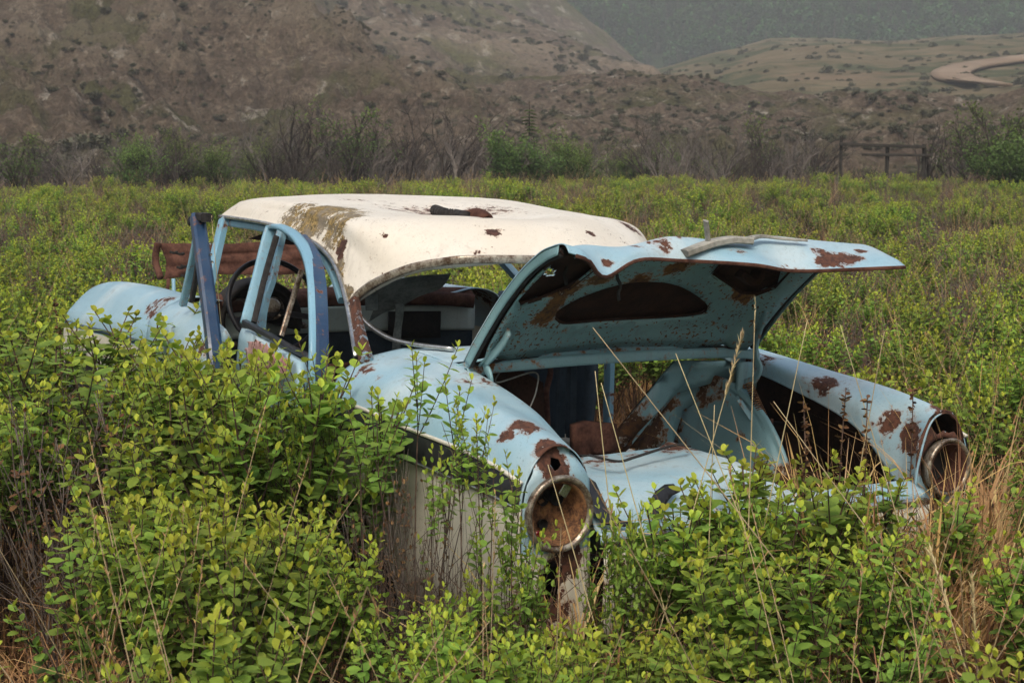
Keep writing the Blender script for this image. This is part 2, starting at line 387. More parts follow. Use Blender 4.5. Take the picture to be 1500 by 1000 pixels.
# --- rear quarter panels (one each side)
QR = [
 (-1.17, [(.62, 1.00), (.62, 1.035), (.74, 1.02), (.82, 1.0), (.89, .96), (.94, .88), (.965, .79), (.965, .62), (.95, .42), (.91, .28)]),
 (-1.45, [(.60, .96), (.60, 1.02), (.72, 1.012), (.81, .998), (.885, .955), (.935, .875), (.96, .785), (.962, .62), (.95, .42), (.91, .29)]),
 (-1.75, [(.60, .92), (.605, .985), (.72, .99), (.81, .982), (.88, .945), (.93, .86), (.955, .775), (.958, .62), (.945, .42), (.90, .30)]),
 (-2.05, [(.62, .82), (.635, .935), (.72, .957), (.80, .965), (.87, .93), (.92, .85), (.945, .765), (.948, .61), (.935, .43), (.89, .31)]),
 (-2.26, [(.65, .72), (.66, .86), (.71, .913), (.785, .938), (.855, .905), (.905, .83), (.93, .755), (.93, .60), (.915, .43), (.87, .32)]),
 (-2.39, [(.665, .62), (.675, .80), (.72, .882), (.79, .908), (.85, .875), (.893, .80), (.905, .73), (.905, .60), (.885, .43), (.845, .33)])]
QRR = [  # right side: slimmer edge, bent a little lower
 QR[0], (-1.45, [(.60, .96), (.61, 1.015), (.72, 1.005), (.81, .985)]+QR[1][1][4:]),
 (-1.75, [(.64, .90), (.645, .962), (.73, .972), (.81, .962)]+[(y, z-.015) for y, z in QR[2][1][4:]]),
 (-2.05, [(.695, .80), (.70, .880), (.755, .925), (.81, .940)]+[(y, z-.015) for y, z in QR[3][1][4:]]),
 (-2.26, [(.70, .64), (.715, .765), (.745, .865), (.79, .918)]+[(y, z-.015) for y, z in QR[4][1][4:]]),
 (-2.39, [(.66, .60), (.675, .73), (.72, .862), (.79, .895)]+[(y, z-.015) for y, z in QR[5][1][4:]])]
def qctrl(s): return [[(x, s*y, z) for (y, z) in r] for x, r in (QR if s > 0 else QRR)]
q_rust = [tuple(at(770, 622, y=.80))+(.05, 1), tuple(at(800, 648, y=.82))+(.05, 1), tuple(at(825, 655, y=.78))+(.05, 1), tuple(at(745, 640, y=.85))+(.03, .9), tuple(at(560, 555, y=.85))+(.03, .5),
  tuple(at(540, 545, y=.84))+(.05, .8), tuple(at(545, 690, y=.955))+(.03, .9), tuple(at(640, 735, y=.95))+(.03, .9), tuple(at(715, 565, z=.98))+(.07, .55), tuple(at(695, 555, z=1.0))+(.06, .7),
  (-2.40, .70, .80, .07, .8), (-2.0, .63, .93, .05, .5), (-2.35, .86, .45, .08, .8), (-1.6, .61, .95, .08, .6)]
qr_rust = [tuple(at(1392, 618, y=-.84))+(.07, 1.4), tuple(at(1375, 645, y=-.80))+(.05, 1.3), tuple(at(1312, 622, y=-.76))+(.06, 1.25), (-2.3, -.70, .80, .06, 1.2), (-1.9, -.68, .93, .05, 1.0), tuple(at(1225, 575, y=-.66))+(.05, .6), (-2.2, -.66, .86, .1, .8), (-1.9, -.62, .95, .1, .6), (-1.6, -.62, .99, .08, .7)]
nu, nv = 84, 90
def snap(V, ff, cx, cz, a, b):
    V = V.copy(); u = np.unique(np.array(ff)); d = np.sqrt(((V[u, 0]-cx)/a)**2+((V[u, 2]-cz)/b)**2)
    near_ = u[d < 1.0]; k = 1/np.sqrt(((V[near_, 0]-cx)/a)**2+((V[near_, 2]-cz)/b)**2)
    V[near_, 0] = cx+(V[near_, 0]-cx)*k; V[near_, 2] = cz+(V[near_, 2]-cz)*k
    return V
def quarter(s, spots):
    G = surf(qctrl(s), nu, nv); V = G.reshape(-1, 3); F = gridfaces(nu, nv, s < 0)
    vj = np.linspace(0, 9, nv); ff = []; mi = []
    k = 0
    for i in range(nu-1):
        for j in range(nv-1):
            c = G[i:i+2, j:j+2].mean((0, 1)); q = F[k]; k += 1
            if (c[0]+1.25)**2/.42**2+(c[2]-.25)**2/.33**2 < 1: continue          # wheel opening
            ff.append(q); mi.append(1 if vj[j] >= 5.9 else 0)
    V = snap(V, ff, -1.25, .25, .42, .33)
    me = mesh('quarter_panel', V, ff, [M['blue'], M['cream_low'], M['rust_dark_shade'], M['rust_dark_shade']], True, mi, {'rust': blobs(V, spots), 'lichen': blobs(V, [(-1.2, s*.80, 1.01, .09, .75)])})  # dark inner faces put the fender cavity's shade into the colour
    return solid(obj('quarter_panel', me, car), .004, -1, 2)
quarter(1, q_rust)['label'] = 'left rear fender, blue over cream with a black band'
quarter(-1, qr_rust)['label'] = 'right rear fender with a rusted through end'
for s in (1, -1):     # black band let into the side, bright line above it
    def on(x, v):
        r = cr(np.array([[p for p in q[1]] for q in QR]), [np.interp(-x, [-q[0] for q in QR], np.linspace(0, 1, 6))])[0]
        y, z = cr(r, [v/9])[0]; return V3(x, s*(y+.006), z)
    rowsb = [[on(x, v) for v in (4.98, 5.3, 5.65, 5.95)] for x in np.linspace(-1.17, -2.385, 12)]
    grid_obj('side_band', rowsb, 40, 8, [M['black']], car, .004, 0, flip=(s > 0))
    bar('band_moulding', [on(x, 4.95)+V3(0, s*.004, 0) for x in np.linspace(-1.17, -2.385, 14)], .014, .010, M['cream_low'], car, rust=.4, n=40, smooth=True)
    bar('band_moulding', [on(x, 6.0)+V3(0, s*.004, 0) for x in np.linspace(-1.17, -2.385, 14)], .010, .010, M['chrome'], car, rust=.4, n=40, smooth=True)
# fender end caps with a round lamp opening and a small broken hole above
for s in (1, -1):
    prof = [(.668, .62), (.677, .80), (.722, .880), (.755, .902), (.79, .906), (.822, .897), (.85, .873), (.893, .80), (.905, .73), (.905, .60), (.885, .43), (.845, .335), (.66, .335)]
    lamp = [(.79+.098*math.cos(t), .712+.098*math.sin(t)) for t in np.linspace(0, 2*math.pi, 25)[:-1]]
    if s > 0: hole = [(.775, .865), (.80, .872), (.81, .85), (.80, .835), (.785, .84), (.772, .85)]
    else: hole = [(.72, .862), (.745, .868), (.75, .885), (.80, .895), (.825, .875), (.85, .862), (.86, .835), (.875, .80), (.885, .76), (.868, .80), (.84, .826), (.815, .822), (.79, .833), (.76, .82), (.74, .838)]
    def fm(u, v, s=s): return V3(-2.392+(.05*max(0, v-.83)/.08 if s > 0 else .02)-.012*math.cos((u-.79)*8), s*u, v)
    low = [(.795, .575), (.83, .56), (.835, .50), (.815, .44), (.80, .47), (.79, .42), (.775, .50), (.765, .545)]
    fe = plate('fender_end', prof, [lamp, hole]+([low] if s > 0 else []), .018, fm, [M['blue'], M['cream_low']], car, .004, 0,
          spots=[(-2.39, s*.80, .86, .06, 1.1), (-2.39, s*.79, .83, .05, 1.1), (-2.39, s*.80, .50, .07, 1.1), (-2.39, s*.76, .56, .06, 1.), (-2.39, s*.80, .40, .09, 1.)]+([(-2.40, -.79, .8, .16, 1.1)] if s < 0 else []), flip=(s < 0))
    for p_ in fe.data.polygons: p_.material_index = 1 if p_.center.z < .60 else 0
# tail lamps
def tail_lamp(s):
    c = (-2.385, s*.79, .712)
    k = .94 if s > 0 else .82
    rim = lathe_x('tail_lamp_rim', [(.02*k, .10*k), (-.02*k, .116*k), (-.038*k, .121*k), (-.048*k, .117*k), (-.044*k, .107*k), (-.02*k, .099*k), (.0, .094*k)], c, M['chrome_rusty'], car, 48, t=.003)
    bowl = lathe_x('tail_lamp_bowl', [(-.035, .100*k), (-.02, .092*k), (.03, .082*k), (.055, .060), (.062, .035), (.05, .02), (.06, .0)], c, M['rust_orange'] if s > 0 else M['rust'], rim, 40, t=.002)
    if s > 0:
        for dy, dz, r in ((-.035, .03, .024), (.012, .028, .018), (-.012, .045, .022), (.01, -.045, .016)):
            lathe_x('bulb_hole', [(0, r), (.012, r*.9), (.02, r*.6), (.02, 0)], (c[0]+.035, c[1]+dy, c[2]+dz), M['dark'], bowl, 14)
        lathe_x('lens_fragment', [(0, 0), (-.006, .010), (0, .013)], (c[0]-.03, c[1]+.07, c[2]-.055), M['plastic_red'], bowl, 12)
        bar('reflector_shard', [(c[0]-.02, c[1]-.015, c[2]+.05), (c[0]-.02, c[1]-.04, c[2]+.085)], .03, .004, M['chrome'], bowl, up=(1, 0, 0))
    else:
        lathe_x('bulb_hole', [(0, .055), (.01, .05), (.01, 0)], (c[0]+.03, c[1], c[2]), M['dark'], bowl, 18)
    return rim
tail_lamp(1); tail_lamp(-1)
# --- rear deck between window and trunk, trunk lip and gutter
deck = []
for y in np.linspace(.64, -.64, 9):
    k = 1-(y/.64)**2
    deck.append([(-1.18-.16*k, y, 1.03+.025*k), (-1.28-.16*k, y, 1.035+.025*k), (-1.40-.10*k, y, 1.03+.025*k), (-1.46-.09*k, y, 1.022+.025*k)])
grid_obj('rear_deck', deck, 60, 16, [M['blue']], car, .004, -1, spots=[(-1.3, .3, 1.05, .12, .6), (-1.5, 0, 1.05, .1, .5), (-1.4, -.3, 1.05, .15, .55)], flip=False, wob=.006)
deck2 = []
for y in np.linspace(.63, -.63, 13):
    k = 1-(abs(y)/.63)**2.2; x0 = -1.475-.085*k; z0 = 1.018+.028*k
    if abs(y) > .6: x0 -= .05
    deck2.append([(x0, y, z0+.004), (x0-.012, y, z0-.016), (x0-.04, y, z0-.020), (x0-.055, y, z0+.001), (x0-.075, y, z0-.004), (x0-.078, y, z0-.035)])
grid_obj('trunk_gutter', deck2, 80, 20, [M['blue_in']], car, .004, -1, spots=[(-1.55, y, 1.03, .07, R.uniform(.25, .6)) for y in np.linspace(-.55, .55, 9)], flip=False)
# package shelf bars seen through the rear window
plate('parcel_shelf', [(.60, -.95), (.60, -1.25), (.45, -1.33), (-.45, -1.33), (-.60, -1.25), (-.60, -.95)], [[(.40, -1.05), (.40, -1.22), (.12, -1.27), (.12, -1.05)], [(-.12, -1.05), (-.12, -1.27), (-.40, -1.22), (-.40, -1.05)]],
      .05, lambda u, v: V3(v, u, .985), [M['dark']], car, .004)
# --- tail panel and trunk floor
tp = []
for y, lift in ((.66, 0), (.50, .005), (.30, .02), (.10, .035), (-.02, .03), (-.12, -.02), (-.25, -.07), (-.40, -.08), (-.55, -.08), (-.66, -.08)):
    if y < -.08:
        q_ = min(1, (-.05-y)/.15)
        tp.append([(-2.445, y, .615), (-2.440, y, .642), (-2.41, y, .655), (-2.395, y, .68-.02*q_), (-2.37, y, .70-.03*q_), (-2.355, y, .70-.03*q_), (-2.35, y, .69-.03*q_), (-2.345, y, .66), (-2.34, y, .60), (-2.33, y, .50), (-2.32, y, .38)]); continue
    tp.append([(-2.445, y, .615), (-2.440, y, .642), (-2.41, y, .655), (-2.38, y, .70), (-2.31, y, .728+lift*.7), (-2.22, y, .745+lift*.6), (-2.08, y, .752+lift*.4), (-1.97, y, .752+lift*.3), (-1.93, y, .735+lift*.3), (-1.92, y, .55), (-1.90, y, .42)])
grid_obj('trunk_sill', tp, 70, 50, [M['blue']], car, .004, -1, spots=[(-2.0, .4, .78, .10, .7), (-1.98, .0, .8, .12, .75), (-1.97, .2, .8, .08, .7), (-2.43, .2, .64, .05, .6), (-2.43, -.2, .64, .05, .6), (-2.25, -.45, .76, .06, .6)], flip=True, wob=.004)
bar('sill_seam', [at(862, 668, x=-2.10)+V3(0, 0, .004), at(905, 678, x=-2.2)+V3(0, 0, .006), at(930, 672, x=-2.16)+V3(0, 0, .006), at(985, 655, x=-2.12)+V3(0, 0, .006), at(1010, 656, x=-2.1)+V3(0, 0, .006)], .012, .006, M['rubber'], car, n=24)
for pts in ([(863, 708), (880, 704), (889, 712), (892, 748), (905, 760), (930, 764), (905, 768), (876, 765), (866, 740)], [(948, 752), (955, 735), (968, 722), (985, 713), (998, 712), (1003, 722), (990, 727), (978, 736), (962, 752), (952, 760)]):
    P = [at(px, py, x=-2.415) for px, py in pts]
    uv = [(p[1], p[2]) for p in P]
    plate('tar_patch', uv, [], .012, lambda u, v: V3(-2.448+max(0, v-.655)*.75, u, v), [M['black']], car, .003, 0)
bar('sill_chrome', [(-2.462, .64, .622), (-2.468, .3, .628), (-2.47, 0, .63), (-2.468, -.3, .628), (-2.462, -.64, .622)], .02, .022, M['chrome'], car, up=(1, 0, 0), n=30, smooth=True)
plate('tail_panel', [(.66, .606), (.66, .33), (-.66, .33), (-.66, .606)], [[(.28, .42), (.28, .55), (.10, .55), (.10, .42)]], .05, lambda u, v: V3(-2.455-.012*math.sin((v-.33)*9), u, v), [M['cream_low']], car, .004, 0,
      spots=[(-2.45, .4, .4, .12, .7), (-2.45, .62, .52, .06, .9), (-2.45, -.5, .36, .1, .8)])
plate('trunk_floor', [(.66, -2.42), (.66, -.2), (-.66, -.2), (-.66, -2.42)], [], .15, lambda u, v: V3(v, u, .38), [M['rust_dark_shade']], car, .004)
# wheel houses
def wheelhouse(s):
    cx, cz = -1.45, .40; V = []; na = 40
    prof = cr(np.array([(.90, .60), (.72, .61), (.58, .64), (.556, .80), (.548, .985), (.535, 1.0), (.528, .97), (.512, .90), (.495, .72), (.482, .45), (.478, .0)]), np.linspace(0, 1, 40))
    for i in range(na):
        a = math.pi*i/(na-1)
        for y, r in prof: V.append((cx+.50*r*math.cos(a), s*y+s*.012*math.sin(a*4)*(r < .95), cz+.505*r*math.sin(a)))
    V = np.array(V); F = gridfaces(na, 40, s > 0)
    mi = [1 if abs(V[f[0]][1]) > .56 and abs(V[f[2]][1]) > .55 else 0 for f in F]  # outboard undercoat, its dark colour also carries the cavity's shade
    o = obj('wheel_house', mesh('wheel_house', V, F, [M['blue_in'], M['rust_dark_shade']], True, mi, {'rust': blobs(V, [(-1.15, s*.45, .62, .17, 1.25), (-1.22, s*.45, .78, .12, .9), (-1.62, s*.42, .56, .07, 1.1), (-1.80, s*.45, .58, .07, 1.2), (-1.45, s*.5, .88, .09, .8), (-1.66, s*.45, .72, .05, 1.), (-1.9, s*.53, .6, .06, 1.1)]), 'lichen': np.zeros(len(V))}), car)
    return solid(o, .004, 0)
wheelhouse(1); wheelhouse(-1)
# seat-back brace panels
def flat(name, px, mat, x, parent=car, step=.04, bend=0., spots=(), t=.01, dx=0):
    P = [at(a, b, x=x) for a, b in px]
    return plate(name, [(p[1], p[2]) for p in P], [], step, lambda u, v: V3(x+bend*math.sin(u*14)+dx*(v-.8), u, v), [mat], parent, t, 0, spots)
flat('seat_back_brace', [(983, 528), (1010, 527), (1000, 560), (905, 668), (885, 668), (900, 640)], M['blue_in'], -1.46, spots=[(-1.46, -.15, .70, .12, .9)], dx=-.10)
flat('shelf_support', [(1000, 529), (1092, 527), (1096, 556), (1040, 560), (990, 575), (940, 640), (915, 664), (905, 664), (985, 562)], M['blue_in'], -1.44, bend=.004, spots=[(-1.44, -.3, .75, .1, .8), (-1.44, -.15, .7, .1, 1.)], dx=-.08)
flat('wheel_house_apron', [(985, 528), (1096, 527), (1100, 575), (1040, 575), (1000, 600), (985, 656), (893, 657), (903, 632)], M['blue_in'], -1.39, spots=[(-1.4, -.22, .72, .12, 1.3), (-1.4, -.3, .82, .09, 1.1), (-1.4, -.12, .68, .08, 1.2)], dx=-.05)
for k in range(2):
    bar('brace_rib', [at(1000+k*14, 536, x=-1.47), at(975+k*16, 566, x=-1.46), at(905+k*14, 655, x=-1.43)], .012, .01, M['blue_in'], car, up=(1, 0, 0), n=10, rust=.3)
flat('rusted_box', [(838, 622), (858, 616), (900, 620), (905, 655), (880, 665), (838, 664)], M['rust'], -1.70, t=.03)
# hinge bracket, spring and goosenecks
flat('hinge_bracket', [(1082, 530), (1100, 530), (1106, 560), (1100, 600), (1095, 645), (1085, 650), (1070, 636), (1078, 590)], M['blue_in'], -1.60, t=.02, spots=[(-1.6, -.47, .85, .04, .9)])
for yy, zz in ((at(1093, 566, x=-1.62)[1], at(1093, 566, x=-1.62)[2]), (at(1091, 592, x=-1.62)[1], at(1091, 592, x=-1.62)[2])):
    lathe_x('bracket_bolt', [(-.02, 0), (-.02, .009), (-.005, .010), (0, .010)], (-1.60, yy, zz), M['rust_orange'], car, 6)
p0, p1 = at(1096, 560, x=-1.66), at(1120, 614, x=-1.74)
hel = []
dd = (p1-p0)/np.linalg.norm(p1-p0); sx = np.cross(dd, [1, 0, 0]); sx /= np.linalg.norm(sx); ux = np.cross(sx, dd)
for k in range(17*10+1):
    t = k/170; a = 2*math.pi*k/10
    hel.append(p0+(p1-p0)*t+.014*(math.cos(a)*sx+math.sin(a)*ux))
tube('counter_spring', hel, .0032, M['rust_orange'], car, 5)
tube('spring_hook', [p1, p1+V3(0, -.01, -.02), p1+V3(0, -.03, -.02), p1+V3(0, -.035, 0)], .006, M['rust'], car, 6, n=10)
bar('hinge_link', [at(1082, 585, x=-1.66), at(1100, 612, x=-1.70), at(1112, 622, x=-1.72)], .02, .006, M['blue_in'], car, up=(1, 0, 0), rust=.4)
gL = [at(746, 485, y=.575), at(735, 505, y=.578), at(722, 520, y=.58), at(711, 533, y=.58), at(717, 548, y=.58), at(719, 562, y=.575), at(712, 576, y=.57), at(700, 583, y=.56)]
bar('hinge_arm', gL, .036, .012, M['blue_in'], car, up=(.3, 1, .1), n=30, smooth=True, rust=.15)
for px, py in ((728, 486), (712, 516)):
    c = at(px, py, y=.555); lathe_x('hinge_bolt', [(-.018, 0), (-.018, .009), (-.006, .012), (0, .015)], (c[0]-.02, c[1], c[2]), M['chrome'], car, 10)
gR = [at(1122, 455, y=-.53), at(1108, 500, y=-.55), at(1108, 525, y=-.55), at(1113, 540, y=-.55), at(1105, 556, y=-.55), at(1092, 562, y=-.54)]
bar('hinge_arm', gR, .034, .012, M['blue_in'], car, up=(.3, 1, .1), n=24, smooth=True, rust=.25)
# --- trunk lid
ys = [.64, .58, .48, .33, .15, -.05, -.22, -.40, -.54, -.62]
base = [(-1.585, 1.045), (-1.66, 1.130), (-1.79, 1.262), (-1.93, 1.375), (-2.03, 1.432)]
E_ = {.64: (-2.205, 1.450), .58: (-2.225, 1.430), .48: (-2.17, 1.372), .33: (-2.13, 1.418), .15: (-2.12, 1.412), -.05: (-2.235, 1.405), -.22: (-2.24, 1.382), -.40: (-2.34, 1.392), -.54: (-2.395, 1.400), -.62: (-2.33, 1.392)}
lr = []
for y in ys:
    k = 1-(y/.64)**2; row = []
    for q, (x, z) in enumerate(base):
        sh = .10*k*(1-q/5) ; dent = -.025*math.exp(-((y-.30)/.10)**2)*(q >= 3) - .02*math.exp(-((y+.02)/.12)**2)*(q >= 3)
        xe = x + sh*.9; ze = z + .012*k + .035*k*(q/4) + dent
        if abs(y) > .6: xe -= .0; ze -= .0
        row.append((xe, y, ze))
    ex, ez = E_[y]
    px_, pz_ = row[-1][0], row[-1][2]
    row.append((px_*.62+ex*.38, y, max(pz_, ez)*.75+min(pz_, ez)*.25+.018+.006*math.sin(y*17)))
    row.append((px_*.18+ex*.82, y, ez+.024))
    row.append((ex, y, ez))
    lr.append(row)
LG = surf(lr, 121, 111)                 # index y, s
def lid_pt(u, v, d=0.0):
    i = np.clip(np.interp(-u, [-y for y in ys], np.linspace(0, 120, len(ys))), 0, 119.99); j = np.clip(v*110, 0, 109.99)
    a, b = int(i), int(j); f, g = i-a, j-b
    P = (LG[a, b]*(1-f)+LG[a+1, b]*f)*(1-g)+(LG[a, b+1]*(1-f)+LG[a+1, b+1]*f)*g
    if d:
        n = np.cross(LG[a+1, b]-LG[a, b], LG[a, b+1]-LG[a, b]); n = n/np.linalg.norm(n)
        if n[2] > 0: n = -n
        P = P+n*d
    return P
lid_rust = [tuple(at(px, py, y=y))+(r, w_) for px, py, y, r, w_ in ((990, 357, .1, .05, .9), (960, 362, .2, .06, .8), (930, 355, .3, .03, .7), (1215, 378, -.35, .05, .95), (1240, 383, -.42, .05, .95), (1195, 368, -.35, .025, .8), (1262, 365, -.5, .025, .9), (1050, 345, 0, .02, .7), (885, 388, .45, .025, 1.), (1160, 382, -.2, .05, .7), (868, 402, .5, .03, .9), (1080, 375, -.05, .04, .6), (905, 352, .4, .015, .8))]
lid = grid_obj('trunk_lid', lr, 121, 111, [M['blue'], M['rust_dark_shade']], car, .004, -1, lid_rust, flip=False, wob=.008, inner=1)
bmx = bmesh.new(); bmx.from_mesh(lid.data); bmx.faces.ensure_lookup_table()
lpx = proj(LG); dele = []                # rusted through places
rngh = random.Random(3)
for i in range(120):
    for j in range(40, 110):
        px_, py_ = lpx[i, j]
        for cx_, cy_, rx_, ry_ in ((903, 437, 15, 15), (916, 430, 9, 7), (1052, 402, 11, 8), (800, 398, 9, 6)):
            if ((px_-cx_)/rx_)**2+((py_-cy_)/ry_)**2 < rngh.uniform(.8, 1.15): dele.append(bmx.faces[i*110+j]); break
bmesh.ops.delete(bmx, geom=dele, context='FACES'); bmx.to_mesh(lid.data); bmx.free()
lid['label'] = 'raised crumpled blue trunk lid with rusted lower edge'
# lid: edge flange rolled over with rust
bar('lid_lip', [lid_pt(y, 1.0, .006) for y in np.linspace(.62, -.60, 50)], .012, .012, M['rust'], lid, smooth=True)
cand = np.array([[lid_pt(u, v, .03) for v in np.linspace(0, 1, 80)] for u in np.linspace(.64, -.62, 100)])
cpx = proj(cand)
def uv(px, py):
    d = (cpx[:, :76, 0]-px)**2+(cpx[:, :76, 1]-py)**2; i, j = np.unravel_index(np.argmin(d), d.shape)
    return (float(np.linspace(.64, -.62, 100)[i]), float(np.linspace(0, 1, 80)[j]))
def dedupe(L):
    out = []
    for p in L:
        if not out or abs(p[0]-out[-1][0])+abs(p[1]-out[-1][1]) > .006: out.append(p)
    return out
h1 = dedupe([uv(*p) for p in ((812, 470), (816, 455), (850, 433), (900, 417), (950, 412), (988, 416), (1030, 437), (1036, 452), (1022, 464), (960, 466), (880, 471), (825, 475))])
h2 = dedupe([uv(*p) for p in ((760, 446), (757, 436), (790, 400), (822, 372))])
h2 = [h2[0], h2[1], h2[2], h2[3]]+[(.50, .66), (.36, .63)]+dedupe([uv(*p) for p in ((835, 421), (800, 434), (778, 443))])
h3 = dedupe([uv(*p) for p in ((1040, 402), (1064, 419), (1086, 432), (1109, 434), (1138, 420), (1158, 396))])+[(-.40, .63), (-.15, .64)]
def rnd_(L, n=40):
    return [tuple(p) for p in cr(np.array(list(L)+[L[0]], float), np.linspace(0, 1, n))[:-1]]
h1 = rnd_(h1)
outer = [(.60, .01), (.61, .35), (.60, .66), (.50, .73), (.2, .735), (-.1, .735), (-.4, .735), (-.57, .70), (-.58, .35), (-.57, .01), (-.3, .008), (0, .006), (.3, .008)]
sc = lambda L: [(u, v*1.0) for u, v in L]
fr_sp = [tuple(at(px, py, y=y))+(r*1.2, w_*1.3) for px, py, y, r, w_ in ((805, 445, .4, .04, .8), (830, 428, .4, .05, .8), (800, 465, .4, .04, .75), (880, 480, .2, .05, .5), (950, 482, .1, .06, .75), (1000, 480, 0, .06, .75), (1050, 480, -.15, .05, .6), (1100, 450, -.4, .06, .95), (1095, 432, -.4, .05, .9), (770, 450, .45, .04, .5), (1000, 405, 0, .05, .8), (930, 400, .1, .05, .7), (880, 402, .3, .05, .7), (1060, 430, -.2, .05, .7), (820, 485, .35, .03, .8), (735, 490, .55, .03, .6), (1120, 470, -.45, .05, .5))]
def frame_map(u, v):
    edge = min(abs(u-.60), abs(u+.575)); d = .030+.012*math.exp(-(edge/.06)**2)-.016*math.exp(-((edge-.10)/.02)**2)
    d += .010*math.exp(-((v-.08)/.035)**2)
    return lid_pt(u, v, d)
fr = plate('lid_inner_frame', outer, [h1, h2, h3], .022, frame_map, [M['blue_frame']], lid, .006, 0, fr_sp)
fr['label'] = 'rust speckled inner frame of the trunk lid with brace openings'
for hh in (h1, h2, h3):    # returned flanges round the openings
    P = [lid_pt(u, v, .026) for u, v in hh]
    bar('opening_flange', P, .004, .018, M['rust_dark_shade'], fr, up=(.6, 0, -.8), closed=True)
ed = [lid_pt(.622, v, .022) for v in np.linspace(.0, .80, 30)]
bar('weather_strip', ed, .03, .018, M['rubber'], lid, up=(0, 1, 0), smooth=True)
ed = [lid_pt(-.60, v, .022) for v in np.linspace(.0, .72, 30)]
bar('weather_strip', ed, .02, .014, M['rubber'], lid, up=(0, 1, 0), smooth=True)
bar('weather_strip', [lid_pt(y, 0.004, .028) for y in np.linspace(.60, -.58, 40)], .012, .012, M['rubber'], lid, smooth=True)
# side walls joining skin and inner frame
for (u0, n_) in ((.637, 1), (-.615, -1)):
    rowsw = [[lid_pt(u0, v, d) for d in (.002, .015, .034)] for v in np.linspace(0, .8, 12)]
    grid_obj('lid_edge', rowsw, 40, 5, [M['blue_in']], lid, .002, 0)
# strips of old seal dangling under the fold
for px, py, y, l in ((826, 372, .46, .10), (905, 402, .30, .085)):
    p = at(px, py, y=y); P = [p+V3(R.uniform(-.004, .004), R.uniform(-.006, .006), -l*t)+V3(.0, -.01*t, 0) for t in np.linspace(0, 1, 7)]
    bar('hanging_seal', P, .011, .006, M['rubber'], lid, up=(1, 0, 0), n=14)
latch = at(1100, 408, y=-.25)
bar('lid_latch', [latch+V3(0, .05, .02), latch+V3(-.01, 0, -.01), latch+V3(0, -.03, .02)], .05, .03, M['rust_dark_shade'], lid, n=6)
# --- cabin: pillars, doors, dashboard
for s in (1, -1):
    P = [at(328, 322, y=.63), at(318, 365, y=.69), at(303, 432, y=.80), at(300, 450, y=.83)]
    if s < 0: P = mir(P)
    bar('windshield_pillar', P, .035, .055, M['blue_jamb'], car, up=(1, 0, 0), n=12, rust=.25)
    P = [at(413, 338, y=.66), at(398, 405, y=.74), at(382, 474, y=.83), at(370, 520, y=.86)+V3(0, 0, -.5)]
    if s < 0: P = mir(P)
    bar('centre_pillar', P, .03, .05, M['blue_jamb'], car, up=(1, 0, 0), n=12, rust=.45)
# rear door (left), standing ajar
rd = at(381, 474, y=.93)
doorR = plate('rear_door', [(0, 0), (0, .60), (.03, .63), (.80, .60), (.83, .55), (.83, .15), (.70, 0)], [], .04,
   lambda u, v: V3(-.36, .925, .40)+np.array([-.985*u, .135*u+.03*math.sin(v*4.5), v+.005*u]), [M['blue'], M['navy']], car, .035, -1,
   spots=[(-.8, .97, 1.0, .02, .4)], flip=False)
doorR['label'] = 'left rear door standing ajar'
fp = [at(360, 474, y=.93), at(378, 405, y=.83), at(393, 345, y=.75), at(400, 333, y=.73), at(412, 333, y=.735), at(432, 345, y=.76), at(449, 370, y=.81), at(458, 405, y=.87), at(461, 450, y=.93), at(462, 500, y=.98), at(461, 545, y=1.0), at(461, 600, y=1.0)]
fo = bar('window_frame', fp, .020, .045, M['blue_jamb'], doorR, up=(0, 1, 0), n=70, rust=.1, smooth=True)
fn = [p+V3(-.012, -.02, 0) for p in fp[5:]]
bar('door_edge', fn, .012, .045, M['navy'], doorR, up=(0, 1, 0), n=40, rust=.2)
bar('window_channel', [at(372, 472, y=.92), at(388, 405, y=.83), at(405, 346, y=.75)], .012, .022, M['rubber'], doorR, up=(0, 1, 0), n=16)
bar('vent_divider', [at(442, 395, y=.84), at(428, 440, y=.87), at(412, 492, y=.93)], .014, .018, M['chrome_rusty'], doorR, up=(0, 1, 0), n=12)
bar('belt_trim', [at(358, 472, y=.955), at(395, 492, y=.965), at(430, 512, y=.98), at(458, 525, y=1.0)], .02, .022, M['black'], doorR, n=16)
pk = [(358, 508), (375, 500), (400, 503), (430, 520), (447, 528), (444, 548), (425, 556), (400, 552), (372, 540)]
# faded primer panel on the door
pk2 = cr(np.array(pk+pk[:1], float), np.linspace(0, 1, 60))[:-1]+np.array([[R.gauss(0, 2.2), R.gauss(0, 2.2)] for _ in range(59)])
P = [at(a, b, y=1.03) for a, b in pk2]
plate('primer_patch', [(p[0], p[2]) for p in P], [[(at(412, 545, y=1.03)[0], at(412, 545, y=1.03)[2]), (at(430, 534, y=1.03)[0], at(430, 534, y=1.03)[2]), (at(428, 542, y=1.03)[0], at(428, 542, y=1.03)[2])]], .02, lambda u, v: V3(u, .955-.135*(u+.36)+.035, v), [M['primer']], doorR, .0015, 0, spots=[(-.8, 1.03, .95, .2, .35)])['label'] = 'patch of flaking pink primer'
bar('door_handle', [at(352, 545, y=1.06), at(370, 548, y=1.07), at(388, 552, y=1.06)], .02, .018, M['black'], doorR, n=8, smooth=True)
